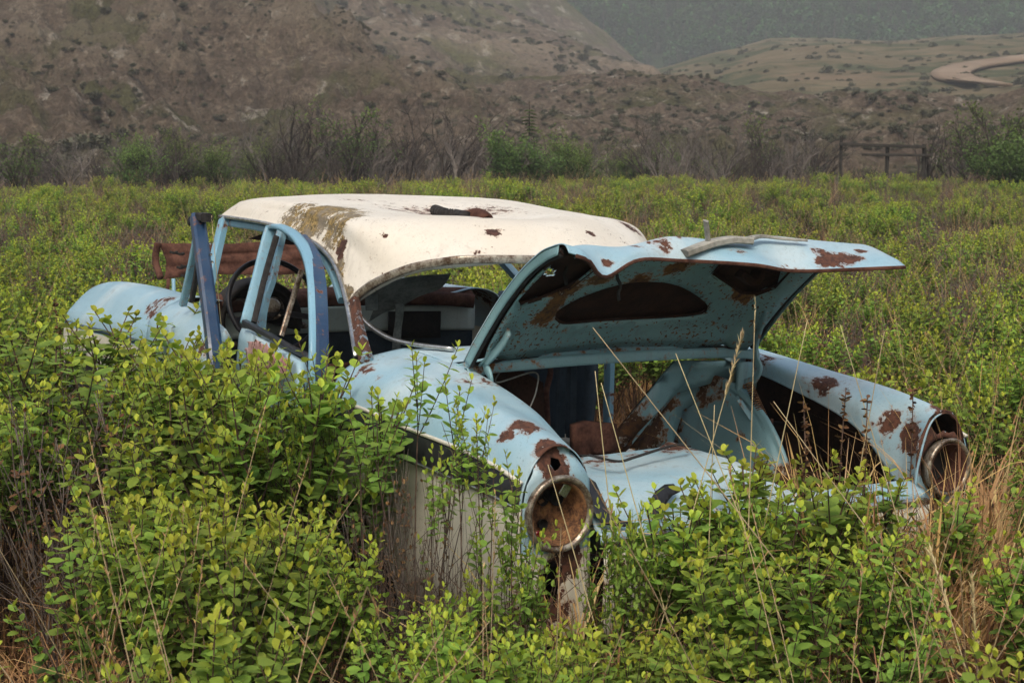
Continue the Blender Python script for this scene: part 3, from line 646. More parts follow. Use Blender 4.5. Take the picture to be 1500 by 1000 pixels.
# front door (left), swung well open
hx, hy, ang = .70, .92, math.radians(8)
def fd(u, v, d=0.): return V3(hx-u*math.cos(ang)+d*math.sin(ang), hy+u*math.sin(ang)+d*math.cos(ang)+.03*math.sin(max(0, v-.35)*4.5)-9*max(0, v-.92)**2, v)
doorF = plate('front_door', [(0, .38), (0, .94), (.05, 1.04), (.5, 1.04), (1.05, 1.02), (1.07, .98), (1.07, .42), (1.0, .38)], [], .05, fd, [M['blue'], M['navy']], car, .05, -1, spots=[tuple(fd(1.0, .95))+(.08, .9), tuple(fd(.85, .98))+(.04, .7)], flip=False)
doorF['label'] = 'left front door swung wide open'
bar('door_edge', [at(289, 318, y=.95), at(296, 370, y=.99), at(304, 430, y=1.02), at(313, 505, y=1.055), at(317, 560, y=1.07)], .044, .055, M['navy'], doorF, up=(0, 1, 0), n=30, rust=.12)['label'] = 'navy rear edge of the front door with screw holes'
for (px, py) in ((299, 356), (300, 372), (302, 383), (310, 442), (308, 470), (315, 512)):
    c = at(px, py, y=.95+(py-318)/187*.105); lathe_x('screw_hole', [(-.006, .006), (0, .006), (0, 0)], (c[0]-.034, c[1]-.01, c[2]), M['dark'] if py > 430 else M['chrome'], doorF, 8)
bar('window_frame', [at(268, 447, y=.92), at(276, 410, y=.92), at(286, 362, y=.92), at(291, 328, y=.93), at(300, 318, y=.94)], .022, .03, M['blue_jamb'], doorF, up=(0, 1, 0), n=24, rust=.15)
bar('window_channel', [at(281, 440, y=.93), at(288, 400, y=.93), at(295, 345, y=.93)], .02, .02, M['rubber'], doorF, up=(0, 1, 0), n=12)
bar('frame_cap', [at(283, 325, y=.93), at(292, 318, y=.94), at(303, 319, y=.95)], .05, .035, M['rubber'], doorF, n=8)
# rocker sills
for s in (1, -1):
    bar('door_sill', [(-.95, s*.88, .35), (.75, s*.88, .35)], .10, .12, M['cream_low'], car, n=4, rust=.6)
# --- front fenders with the brow over the lamp
FR = [
 (.72, [(.60, 1.02), (.72, 1.04), (.83, 1.015), (.90, .94), (.935, .85), (.93, .60), (.90, .35)]),
 (1.10, [(.58, 1.00), (.70, 1.03), (.82, 1.010), (.90, .93), (.935, .84), (.93, .60), (.90, .35)]),
 (1.50, [(.56, .97), (.68, 1.025), (.80, 1.010), (.885, .92), (.93, .83), (.93, .60), (.90, .35)]),
 (1.95, [(.56, .93), (.67, 1.005), (.77, .995), (.865, .90), (.92, .81), (.92, .60), (.90, .35)]),
 (2.25, [(.56, .88), (.65, .965), (.75, .965), (.85, .88), (.90, .80), (.91, .60), (.88, .37)]),
 (2.40, [(.58, .82), (.65, .91), (.74, .915), (.82, .85), (.86, .78), (.87, .62), (.85, .40)]),
 (2.44, [(.62, .80), (.66, .86), (.73, .87), (.79, .83), (.82, .77), (.83, .62), (.82, .42)])]
FR = [(.66+(x-.72)*.90, r) for x, r in FR]
for s in (1, -1):
    G = surf([[(x, s*y, z) for y, z in r] for x, r in FR], 70, 60); V = G.reshape(-1, 3); F0 = gridfaces(70, 60, s < 0); vj = np.linspace(0, 6, 60)
    ff = []; mi = []; k = 0
    for i in range(69):
        for j in range(59):
            c = G[i:i+2, j:j+2].mean((0, 1)); q = F0[k]; k += 1
            if (c[0]-1.68)**2/.43**2+(c[2]-.25)**2/.42**2 < 1: continue
            ff.append(q); mi.append(1 if vj[j] > 4.1 else 0)
    V = snap(V, ff, 1.68, .25, .43, .42)
    me = mesh('front_fender', V, ff, [M['blue'], M['cream_low']], True, mi, {'rust': blobs(V, [(.8, s*.85, 1.0, .1, .8), (2.2, s*.7, .96, .1, .4), tuple(at(250, 470, y=.93))+(.04, .5)]), 'lichen': np.zeros(len(V))})
    solid(obj('front_fender', me, car), .004)
    rowsb = [[V3(x, s*(np.interp(x, [q[0] for q in FR], [q[1][4][0] for q in FR])+.006-.0*dz), np.interp(x, [q[0] for q in FR], [q[1][4][1] for q in FR])-dz) for dz in (0, .012, .024)] for x in np.linspace(.68, 2.14, 14)]
    grid_obj('side_trim', rowsb, 40, 4, [M['navy']], car, .004, 0)
    lathe_x('headlamp_rim', [(-.03, .10), (.02, .118), (.035, .112), (.02, .10), (-.03, .09)], (2.22, s*.73, .72), M['chrome_rusty'], car, 32, t=.003)
# hood panel, rusted, raised on its hinges behind the windshield opening
hr = []
for u in np.linspace(0, 1, 9):
    y = .60-1.22*u; zt = 1.228-.012*math.sin(u*math.pi*2)+.008*(u > .5); zb = 1.052+.035*u+.01*math.sin(u*9)
    if u == 0: zt -= .005
    row = []
    for v in np.linspace(0, 1, 10):
        z = zt+(zb-zt)*v; crease = .006*((int(v*9) % 3) == 0)
        row.append((1.50-.06*v+crease+.010*math.sin(u*15+v*4), y-(.0 if u else .03*math.sin(v*math.pi)), z))
    hr.append(row)
hood = grid_obj('rusted_hood', hr, 60, 50, [M['rust'], M['rust_dark_shade']], car, .006, 0, flip=True, wob=.004)
hood['label'] = 'rust brown raised hood panel'
bar('rolled_edge', [(1.505, .603, 1.225), (1.515, .612, 1.14), (1.465, .603, 1.055)], .03, .028, M['rust'], hood, n=14, up=(0, 1, 0), smooth=True)
for k, (px, py) in enumerate(((262, 372), (262, 392), (268, 390), (252, 370), (268, 404), (298, 363))):
    c = at(px, py, x=1.44); bar('metal_clip', [c+V3(-.02, -.018, .004), c+V3(-.03, 0, 0), c+V3(-.02, .018, .006)], .012, .012, M['dark'], hood, n=4)
for px in (247, 254):
    a_p, b_p = at(px, 408, x=1.42), at(px+(2 if px > 250 else -6), 430, x=1.42); tube('hinge_rod', [a_p, b_p-V3(0, 0, .14)], .010, M['rust'] if px < 250 else M['blue_jamb'], hood, 6)
for yy in (-.35,): tube('hinge_rod', [(1.44, yy, 1.10), (1.42, yy, .85)], .012, M['rust'], hood, 6)
# cowl, dashboard
cw = [[(1.22-.30*(abs(y)/.70)**2, y, .985), (1.10-.28*(abs(y)/.70)**2, y, 1.01), (.98-.25*(abs(y)/.7)**2, y, 1.035), (.90-.22*(abs(y)/.7)**2, y, 1.035), (.84-.2*(abs(y)/.7)**2, y, 1.01), (.83-.18*(abs(y)/.7)**2, y, .96)] for y in np.linspace(.70, -.70, 9)]
grid_obj('dashboard_top', cw, 60, 30, [M['rust']], car, .006, 0, flip=False, wob=.012)
dz = [[(.845-.16*(abs(y)/.7)**2, y, z) for z in (.955, .93, .91)] for y in np.linspace(.70, -.70, 9)]
grid_obj('dashboard_band', [[(.83-.16*(abs(y)/.7)**2, y, z) for z in (.958, .90, .835)] for y in np.linspace(.72, -.72, 9)], 40, 10, [M['white_int']], car, .01, 0)
grid_obj('dashboard_lower', [[(.85-.16*(abs(y)/.7)**2, y, z) for z in (.832, .75, .66)] for y in np.linspace(.72, -.72, 9)], 40, 10, [M['navy_int']], car, .01, 0)
plate('glove_box_dark_panel', [(-.30, .80), (-.30, .93), (-.55, .93), (-.55, .80)], [], .08, lambda u, v: V3(.80-.16*(abs(u)/.7)**2, u, v), [M['dark']], car, .02, 0)  # solid dark panel, coloured for the shade of an open glove box
tube('dashboard_roll', [(.70, -.22, 1.005), (.72, -.35, 1.0), (.66, -.55, .995), (.60, -.68, .985)], .035, M['rust'], car, 10, n=14)
# instrument cluster
cl = [[(.80-.22*math.sin(t)*.0-q[0], .40+.205*math.cos(t)*q[1], .92+.19*math.sin(t)*q[1]) for q in ((0, 1.), (.09, 1.), (.12, .96), (.11, .86), (.05, .8), (.045, 0.02))] for t in np.linspace(-.3, math.pi+.3, 17)]
clo = grid_obj('instrument_hood', cl, 50, 20, [M['dark']], car, .004, 0)
for dy, dz_, r in ((.08, .04, .05), (-.08, .04, .05), (0, .10, .035), (.0, -.03, .03)):
    lathe_x('gauge', [(0, r*.7), (-.012, r), (-.014, r*1.05), (0, r*1.1)], (.745, .40+dy, .93+dz_), M['chrome_rusty'], clo, 24)
for dy, dz_ in ((-.25, -.05), (-.33, -.05), (.1, -.12), (.18, -.13)):
    lathe_x('dash_knob', [(-.03, 0), (-.03, .012), (0, .016)], (.78, .40+dy, .93+dz_), M['chrome_rusty'], car, 12)
# steering wheel
sc_ = V3(.545, .40, 1.01); nrm = V3(-.85, 0, .42); nrm /= np.linalg.norm(nrm); e1 = V3(0, 1, 0); e2 = np.cross(nrm, e1)
sw = tube('steering_wheel', [sc_+.215*(math.cos(t)*e1+math.sin(t)*e2) for t in np.linspace(0, 2*math.pi, 49)[:-1]], .0125, M['black'], car, 10, closed=True)
for t in (math.radians(20), math.radians(160), math.radians(275)):
    bar('spoke', [sc_-nrm*.05, sc_-nrm*.04+.1*(math.cos(t)*e1+math.sin(t)*e2), sc_+.21*(math.cos(t)*e1+math.sin(t)*e2)], .028, .008, M['black'], sw, up=tuple(nrm), n=8)
tube('column', [sc_-nrm*.02, sc_-nrm*.55], [.045, .028], M['rubber'], sw, 12)
lathe_x('horn_hub', [(-.03, 0), (-.03, .03), (-.015, .045), (.03, .045)], tuple(sc_-nrm*.04), M['chrome_rusty'], sw, 20)
# cabin floor, firewall, seat frame, right side inner wall
plate('cabin_floor', [(.86, 1.15), (.86, -1.2), (-.86, -1.2), (-.86, 1.15)], [], .3, lambda u, v: V3(v, u, .33), [M['rust_dark_shade']], car, .01)
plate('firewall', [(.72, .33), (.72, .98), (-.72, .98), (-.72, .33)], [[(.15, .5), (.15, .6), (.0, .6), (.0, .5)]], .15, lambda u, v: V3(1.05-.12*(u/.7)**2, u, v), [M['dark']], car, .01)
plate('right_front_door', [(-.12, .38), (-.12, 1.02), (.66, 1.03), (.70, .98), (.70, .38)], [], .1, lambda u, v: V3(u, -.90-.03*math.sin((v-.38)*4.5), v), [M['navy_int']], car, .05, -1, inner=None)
plate('engine_bay_floor', [(.7, 1.1), (.7, 2.3), (-.7, 2.3), (-.7, 1.1)], [], .3, lambda u, v: V3(v, u, .45), [M['rust_dark_shade']], car, .01)
tube('seat_frame', [(-.15, .65, .36), (-.1, .66, .62), (-.14, .6, .80), (-.14, -.0, .82), (-.14, -.6, .80), (-.1, -.66, .62), (-.15, -.65, .36)], .014, M['rust'], car, 8, n=40)
for yy in np.linspace(-.5, .5, 9): tube('seat_spring', [(-.14+.02*math.sin(yy*40+k), yy+.012*math.cos(k*1.9), .38+.42*k/16) for k in range(17)], .004, M['rust'], car, 5)
bar('inner_window_bar', [at(757, 540, y=-.30)+V3(0, 0, 0), at(757, 640, y=-.30)], .03, .02, M['navy_int'], car, up=(1, 0, 0)) if False else None
for px, x in ((822, -.95), (838, -.90)):
    bar('seat_support', [at(px, 535, x=x), at(px-2, 640, x=x)], .035, .03, M['navy_int'], car, up=(1, 0, 0), n=4, rust=.3)
# left over wall between cabin and trunk on the near side
flat('wheel_bulkhead', [(690, 545), (700, 700), (800, 700), (795, 560), (760, 540)], M['rust_dark_shade'], -1.35, t=.01)
# torn headliner
hl = [[at(a, b, x=x) for a, b, x in row] for row in (
  [(540, 432, -.75), (575, 412, -.8), (610, 404, -.85), (660, 400, -.9)],
  [(552, 440, -.70), (588, 432, -.72), (625, 418, -.75), (655, 412, -.8)],
  [(548, 452, -.66), (580, 448, -.66), (612, 432, -.7), (640, 425, -.74)],
  [(540, 470, -.62), (566, 452, -.64), (590, 436, -.66), (610, 426, -.7)])]
grid_obj('torn_headliner', hl, 30, 24, [M['cloth']], car, .003, 0, wob=.03)
fl = [[at(583+dx_, 436+dy_, x=-.68) for dx_ in (-6, 0, 6)] for dy_ in (0, 20, 45, 70, 85)]
grid_obj('hanging_cloth', fl, 30, 8, [M['cloth']], car, .003, 0, wob=.05)
grid_obj('hanging_cloth', [[at(540+dx_, 425+dy_, x=-.74) for dx_ in (-4, 6, 14)] for dy_ in (0, 10, 20, 30)], 20, 8, [M['cloth']], car, .003, 0, wob=.05)
hl2 = [[(x, y, 1.405-.02*math.sin(x*5)-.10*(y/.6)**4+(-.03 if abs(y) < .3 else 0)) for y in np.linspace(.56, -.56, 7)] for x in np.linspace(.45, -.85, 7)]
grid_obj('headliner_remains', hl2, 40, 30, [M['rust_dark_shade']], car, .003, 0, wob=.03)
tube('wiring', [at(735, 540, x=-1.5), at(728, 560, x=-1.52), at(783, 545, x=-1.55), at(786, 570, x=-1.58), at(775, 600, x=-1.6)], .003, M['wood'], car, 5, n=30)
# wheels, sunk to the hubs in the scrub
def wheel(x, s):
    V = []; F = []; prof = [(-.085, .20), (-.10, .27), (-.095, .315), (-.06, .335), (.06, .335), (.095, .315), (.10, .27), (.085, .20)]
    n = len(prof); sg = 36
    for k in range(sg):
        a = 2*math.pi*k/sg
        for o_, r in prof: V.append((x+r*math.cos(a), s*.78+o_, .30+r*math.sin(a)))
    for k in range(sg):
        for j in range(n-1): F.append((k*n+j, k*n+j+1, ((k+1) % sg)*n+j+1, ((k+1) % sg)*n+j))
    ty = obj('wheel', mesh('wheel', V, F, M['rubber']), car)
    V = []; F = []; prof = [(.085, .205), (.05, .19), (.03, .14), (.06, .10), (.055, 0.001)]; n = len(prof)
    for k in range(sg):
        a = 2*math.pi*k/sg
        for o_, r in prof: V.append((x+r*math.cos(a), s*(.78+o_), .30+r*math.sin(a)))
    for k in range(sg):
        for j in range(n-1): F.append((k*n+j, k*n+j+1, ((k+1) % sg)*n+j+1, ((k+1) % sg)*n+j))
    obj('rim', mesh('rim', V, F, M['rust']), ty)
for x in (1.68, -1.25):
    for s in (1, -1): wheel(x, s)
# --- loose things lying on the car
ch = lambda P: [tuple(A3 @ np.asarray(p)+tr) for p in P]
tcan = np.array([[LG[i, j]+np.array([0, 0, .016]) for j in range(66, 111)] for i in range(121)]); tpx = proj(tcan)
def top(px, py, dz=0):
    d = (tpx[..., 0]-px)**2+(tpx[..., 1]-py)**2; i, j = np.unravel_index(np.argmin(d), d.shape); return tcan[i, j]+np.array([0, 0, dz])
bd = bar('weathered_board', ch([top(1002, 371), top(1022, 363), top(1042, 357), top(1072, 355, .006), top(1100, 356, .010)]), .05, .024, M['wood'], None, n=14)
bd['label'] = 'curved weathered grey strip lying on the open trunk lid'; bd['category'] = 'strip'
bd2 = bar('metal_strip', ch([top(1098, 355, .014), top(1115, 351, .012), top(1145, 354, .008), top(1181, 356, .006)]), .025, .014, M['wood'], None, n=10, taper=.6)
bd2['label'] = 'thin pale strip at the right end of the curved grey strip'; bd2['category'] = 'strip'
sl = bar('wood_splinter', ch([top(1037, 357)+V3(-.02, .03, .075), top(1037, 357)+V3(-.01, .015, .035), top(1037, 357)]), .022, .010, M['wood'], None, up=(0, 1, 0), n=5)
sl['label'] = 'small grey splinter sticking up beside the weathered strip'; sl['category'] = 'splinter'
hose = empty('corrugated_hose'); h0 = at(640, 311, z=1.48)
Ph = [at(637, 308, z=1.495), at(652, 313, z=1.487), at(668, 315, z=1.483), at(684, 318, z=1.48)]
hose.location = ch([Ph[-1]])[0]
tag(hose, 'black corrugated hose with a rusty elbow sticking out of the cream roof', 'hose')
bpy.context.view_layer.update()
off = np.array(hose.location)
Pd = cr(np.array(ch(Ph)), np.linspace(0, 1, 105))
rr = .0195+.0035*np.sign(np.sin(np.linspace(0, 13*2*math.pi, 105)))
Vh, Fh = tube_geo(Pd-off, rr, 14); obj('corrugated_tube', mesh('corrugated_tube', Vh, Fh, M['rubber']), hose)
Pe = cr(np.array(ch([at(683, 316, z=1.482), at(695, 315, z=1.487), at(706, 317, z=1.485), at(714, 325, z=1.467), at(714, 333, z=1.44)])), np.linspace(0, 1, 24))
Vh, Fh = tube_geo(Pe-off, np.interp(np.linspace(0, 1, 24), [0, .15, .2, .7, 1], [.02, .021, .026, .028, .026]), 14); obj('rusty_elbow', mesh('rusty_elbow', Vh, Fh, M['rust']), hose)

# ------------------------------------------------------------------ vegetation
def leafmat(name, young, mid_, old, trans=.42, rough=.58, var=.25):
    mt, N, L, P = newmat(name)
    age = nattr(N, 'age'); rnd = nattr(N, 'rnd')
    oi = N.new("ShaderNodeObjectInfo").outputs['Random']
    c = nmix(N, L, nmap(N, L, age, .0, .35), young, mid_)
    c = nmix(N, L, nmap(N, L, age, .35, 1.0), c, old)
    h = N.new("ShaderNodeHueSaturation"); L.new(c, h.inputs['Color'])
    L.new(nmath(N, L, 'ADD', nmath(N, L, 'MULTIPLY', rnd, .035), nmath(N, L, 'MULTIPLY', oi, .03)), h.inputs['Hue']); h.inputs['Hue'].default_value = .5
    hv = nmath(N, L, 'ADD', nmath(N, L, 'MULTIPLY', rnd, .025), nmath(N, L, 'MULTIPLY', oi, .025)); L.new(nmath(N, L, 'ADD', hv, .48), h.inputs['Hue'])
    L.new(nmath(N, L, 'ADD', nmath(N, L, 'MULTIPLY', rnd, var*2), nmath(N, L, 'ADD', nmath(N, L, 'MULTIPLY', oi, .25), .87-var)), h.inputs['Value'])
    L.new(h.outputs[0], P.inputs['Base Color']); P.inputs['Roughness'].default_value = rough; P.inputs['Specular IOR Level'].default_value = .2
    tl = N.new("ShaderNodeBsdfTranslucent"); L.new(h.outputs[0], tl.inputs[0])
    mx = N.new("ShaderNodeMixShader"); mx.inputs[0].default_value = trans
    L.new(P.outputs[0], mx.inputs[1]); L.new(tl.outputs[0], mx.inputs[2]); L.new(mx.outputs[0], N['Material Output'].inputs[0])
    return mt
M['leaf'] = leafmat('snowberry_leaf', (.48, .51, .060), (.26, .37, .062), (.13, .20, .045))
M['leaf_dead'] = leafmat('dead_leaf', (.20, .09, .04), (.15, .07, .03), (.10, .05, .025), trans=.15)
M['stem'] = simple('brown_stem', (.055, .032, .024), (.13, .08, .055), 30, .9, bump=0)
M['stem_grey'] = simple('grey_twig', (.09, .07, .058), (.20, .165, .14), 30, .9, bump=0)
M['straw'] = leafmat('straw', (.56, .40, .20), (.48, .27, .12), (.30, .16, .08), trans=.2, rough=.65)
M['straw_dead'] = simple('dead_straw', (.30, .22, .12), (.44, .34, .20), 30, .9, bump=0)
M['straw_pale'] = leafmat('pale_straw', (.55, .46, .29), (.50, .40, .23), (.38, .27, .15), trans=.15, rough=.6)
def rot_to(d, roll):
    d = d/np.linalg.norm(d); r = np.cross(d, [0, 0, 1.]); n = np.linalg.norm(r)
    r = np.array([1., 0, 0]) if n < 1e-4 else r/n
    u = np.cross(r, d)
    c, s_ = math.cos(roll), math.sin(roll)
    return np.stack([c*r+s_*u, d, -s_*r+c*u], 1)          # columns: across, along, normal
class Leaves:
    def __init__(s): s.V = []; s.F = []; s.age = []; s.rnd = []; s.n = 0
    def add(s, p, d, roll, L, W, age, fold=.16, droop=.10, g=None, far=False):
        r = (g or R).random()
        if far: T = np.array([[0, 0, 0], [.5*W, .45*L, .1*W], [0, L, -droop*L], [-.5*W, .45*L, .1*W]]); F = [(0, 1, 2), (0, 2, 3)]
        else:
            T = np.array([[0, 0, 0], [.42*W, .25*L, fold*W*.4], [.5*W, .55*L, fold*W*.5-.04*L], [.32*W, .84*L, fold*W*.2-droop*.7*L], [0, L, -droop*L],
                          [-.32*W, .84*L, fold*W*.2-droop*.7*L], [-.5*W, .55*L, fold*W*.5-.04*L], [-.42*W, .25*L, fold*W*.4], [0, .5*L, -.02*L]])
            F = [(0, 1, 8), (1, 2, 8), (2, 3, 4, 8), (4, 5, 6, 8), (6, 7, 8), (7, 0, 8)]
        V = T @ rot_to(d, roll).T+p
        s.V.append(V); s.F += [tuple(i+s.n for i in f) for f in F]; k = len(T); s.n += k
        s.age += [age]*k; s.rnd += [r]*k
    def mesh(s, name, mat):
        return mesh(name, np.vstack(s.V), s.F, mat, True, None, {'age': s.age, 'rnd': s.rnd})
class Stems:
    def __init__(s): s.V = []; s.F = []; s.n = 0
    def add(s, P, r0, r1, seg=3):
        V, F = tube_geo(P, np.linspace(r0, r1, len(P)), seg, cap=False)
        s.V += V; s.F += [tuple(i+s.n for i in f) for f in F]; s.n += len(V)
    def mesh(s, name, mat): return mesh(name, s.V, s.F, mat, True)
def shrub_geo(seed, H=.85, nst=11, spread=.26, leafy=.55, ntw=(6, 9), lsz=.032, dens=1.0, dead=False, extra_twigs=6):
    g = random.Random(seed); lv = Leaves(); st = Stems()
    for k in range(nst):
        a = g.uniform(0, 6.283); b0 = np.array([math.cos(a), math.sin(a), 0])*g.uniform(.01, .10)
        ur = g.uniform(.15, 1.0); out = np.array([math.cos(a+g.uniform(-.5, .5)), math.sin(a+g.uniform(-.5, .5)), 0])*spread*ur
        h = H*g.uniform(.86, 1.0)*(1-.22*ur*ur); N_ = 7
        P = [b0+out*(t**1.3)+np.array([g.gauss(0, .008), g.gauss(0, .008), h*t]) for t in np.linspace(0, 1, N_)]
        st.add(P, .0042, .0016)
        tw = [(P, 1-leafy*.75, 1.0)]
        for q in range(g.randint(*ntw)):
            t0 = g.uniform(max(.25, 1-leafy-.12), .88); p = cr(P, [t0])[0]; a2 = g.uniform(0, 6.283)
            dr = np.array([math.cos(a2)*.75, math.sin(a2)*.75, 1.25]); dr /= np.linalg.norm(dr)
            l = g.uniform(.07, .20)*(H/.85)
            if p[2]+l > h*1.02: l = max(.05, h*1.02-p[2])
            Q = [p+dr*l*t+np.array([0, 0, .04*t*t]) for t in np.linspace(0, 1, 4)]
            st.add(Q, .002, .0011); tw.append((Q, .15, 1.0))
        for (Q, ta, tb) in tw:
            Ln = sum(np.linalg.norm(Q[i+1]-Q[i]) for i in range(len(Q)-1))*(tb-ta); nn = max(3, int(Ln/.022*dens)); ro = g.uniform(0, 3.14)
            for i in range(nn):
                t = ta+(tb-ta)*(i+.5)/nn; p = cr(Q, [t])[0]; d0 = cr(Q, [min(1, t+.05)])[0]-cr(Q, [max(0, t-.05)])[0]; d0 /= np.linalg.norm(d0)+1e-9
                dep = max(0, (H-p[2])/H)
                tip = (i >= nn-2)
                for sd in (0, 1):
                    if g.random() < (.12 if not dead else .55): continue
                    an = ro+i*1.571+sd*3.1416+g.uniform(-.35, .35)
                    side = np.array([math.cos(an), math.sin(an), 0])
                    side -= d0*side.dot(d0); el = g.uniform(.6, 1.2) if tip else g.uniform(.0, .6)
                    d = side/np.linalg.norm(side)+d0*el
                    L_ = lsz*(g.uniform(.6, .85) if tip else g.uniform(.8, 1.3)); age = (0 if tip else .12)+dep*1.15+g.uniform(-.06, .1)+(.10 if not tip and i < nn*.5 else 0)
                    lv.add(p, d, g.uniform(-.35, .35), L_, L_*g.uniform(.58, .74), min(1, max(0, age)), g=g)
            if not dead:
                for sd in range(2): an = g.uniform(0, 6.28); lv.add(Q[-1], np.array([math.cos(an)*.35, math.sin(an)*.35, 1.]), 0, lsz*.6, lsz*.33, 0, g=g)
    for k in range(extra_twigs):      # dead twigs low in the shrub
        a = g.uniform(0, 6.283); r0 = g.uniform(0, spread*.8); p = np.array([math.cos(a)*r0, math.sin(a)*r0, 0]); d = np.array([g.gauss(0, .3), g.gauss(0, .3), 1])
        h = H*g.uniform(.4, .8); P = [p+d*h*t+np.array([g.gauss(0, .01), g.gauss(0, .01), 0]) for t in np.linspace(0, 1, 5)]; st.add(P, .003, .001)
        for q in range(3):
            b = cr(P, [g.uniform(.3, .9)])[0]; e2 = np.array([g.gauss(0, .6), g.gauss(0, .6), .8]); st.add([b, b+e2*.08, b+e2*.15+np.array([0, 0, .02])], .0015, .0008)
    return lv, st
protos = []
for k, (H, nst, sp, lf, ls) in enumerate(((.85, 12, .26, .46, .036), (.85, 11, .24, .40, .033), (.85, 14, .29, .48, .037), (.85, 10, .25, .38, .034), (.85, 12, .25, .5, .034), (.85, 9, .22, .45, .031))):
    lv, st = shrub_geo(100+k, H, nst, sp, lf, lsz=ls); protos.append((lv.mesh('shrub_foliage', M['leaf']), st.mesh('shrub_stems', M['stem']), .85))
lv, st = shrub_geo(201, 1.1, 5, .12, .26, ntw=(2, 3), lsz=.033, extra_twigs=14); protos.append((lv.mesh('shrub_foliage', M['leaf']), st.mesh('shrub_stems', M['stem']), 1.1))     # 6 spindly
lv, st = shrub_geo(202, .80, 9, .24, .5, lsz=.024, dens=.5, dead=True, extra_twigs=26); protos.append((lv.mesh('shrub_foliage', M['leaf_dead']), st.mesh('shrub_stems', M['stem_grey']), .80))  # 7 brown, bare
lv, st = shrub_geo(203, .85, 7, .10, .42, lsz=.035, extra_twigs=9); protos.append((lv.mesh('shrub_foliage', M['leaf']), st.mesh('shrub_stems', M['stem']), .85))     # 8 narrow
def blade(lv, p, a, l, w, bend, age, g, n=6):
    dirh = np.array([math.cos(a), math.sin(a), 0]); sd_ = np.array([-math.sin(a), math.cos(a), 0]); V = []; F = []
    r = g.random(); k0 = lv.n; tw = g.uniform(-1.2, 1.2)
    for i in range(n+1):
        t = i/n; th = bend*t*t if bend < 1.6 else bend*t**1.5
        q = p+dirh*(l*t*math.sin(th)*.8)+np.array([0, 0, l*t*math.cos(th*.75)])
        c, s_ = math.cos(tw*t), math.sin(tw*t); sv = sd_*c+np.array([0, 0, 1])*s_*.6+dirh*s_*.6
        ww = w*(1-t**2.2)+.0004
        V += [q-sv*ww/2, q+sv*ww/2]
    for i in range(n): F.append((k0+2*i, k0+2*i+1, k0+2*i+3, k0+2*i+2))
    lv.V.append(np.array(V)); lv.F += F; lv.n += len(V); lv.age += [age]*len(V); lv.rnd += [r]*len(V)
g9 = random.Random(99); lv = Leaves(); st = Stems()
for q in range(60):
    a = g9.uniform(0, 6.283); r0 = .16*math.sqrt(g9.random()); blade(lv, np.array([math.cos(a)*r0, math.sin(a)*r0, 0]), g9.uniform(0, 6.28), g9.uniform(.3, .8), .0055, g9.uniform(.2, 1.6), g9.random(), g9)
for q in range(11):
    a = g9.uniform(0, 6.283); b0 = np.array([math.cos(a), math.sin(a), 0])*.12*g9.random(); e2 = np.array([g9.gauss(0, .16), g9.gauss(0, .16), g9.uniform(.65, .98)]); P = [b0+e2*t+np.array([e2[0], e2[1], 0])*t*t*.5 for t in np.linspace(0, 1, 6)]
    st.add(P, .0018, .0009)
    for z in range(14): lv.add(P[-1]-(P[-1]-P[-3])*g9.random()*.6, np.array([g9.gauss(0, .4), g9.gauss(0, .4), 1]), 0, g9.uniform(.010, .022), .004, g9.random(), g=g9, far=True)
protos.append((lv.mesh('grass_blades', M['straw']), st.mesh('grass_stalks', M['straw_dead']), .85))     # 9 dry grass
def shrub(x, y, k, h, label, rz=None, wide=1.0, z=0, lean=(0, 0), grp='green shrubs round the car'):
    r = empty({7: 'bare_shrub', 9: 'dry_grass_tuft'}.get(k, 'leafy_shrub'), (x, y, z)); s = h/protos[k][2]
    r.scale = (s*wide, s*wide, s); r.rotation_euler = (lean[0], lean[1], R.uniform(0, 6.28) if rz is None else rz)
    tag(r, label, 'grass tuft' if k == 9 else 'shrub', grp)
    f = obj('grass_blades' if k == 9 else 'foliage', protos[k][0], r); f['kind'] = 'stuff'
    obj('stalks' if k == 9 else 'stems', protos[k][1], r)
    return r
def hgt_for(px, py, d): return py_z(py, d)
def in_car(x, y, m=.2): return -2.5-m < x < 2.5+m and abs(y) < .96+m
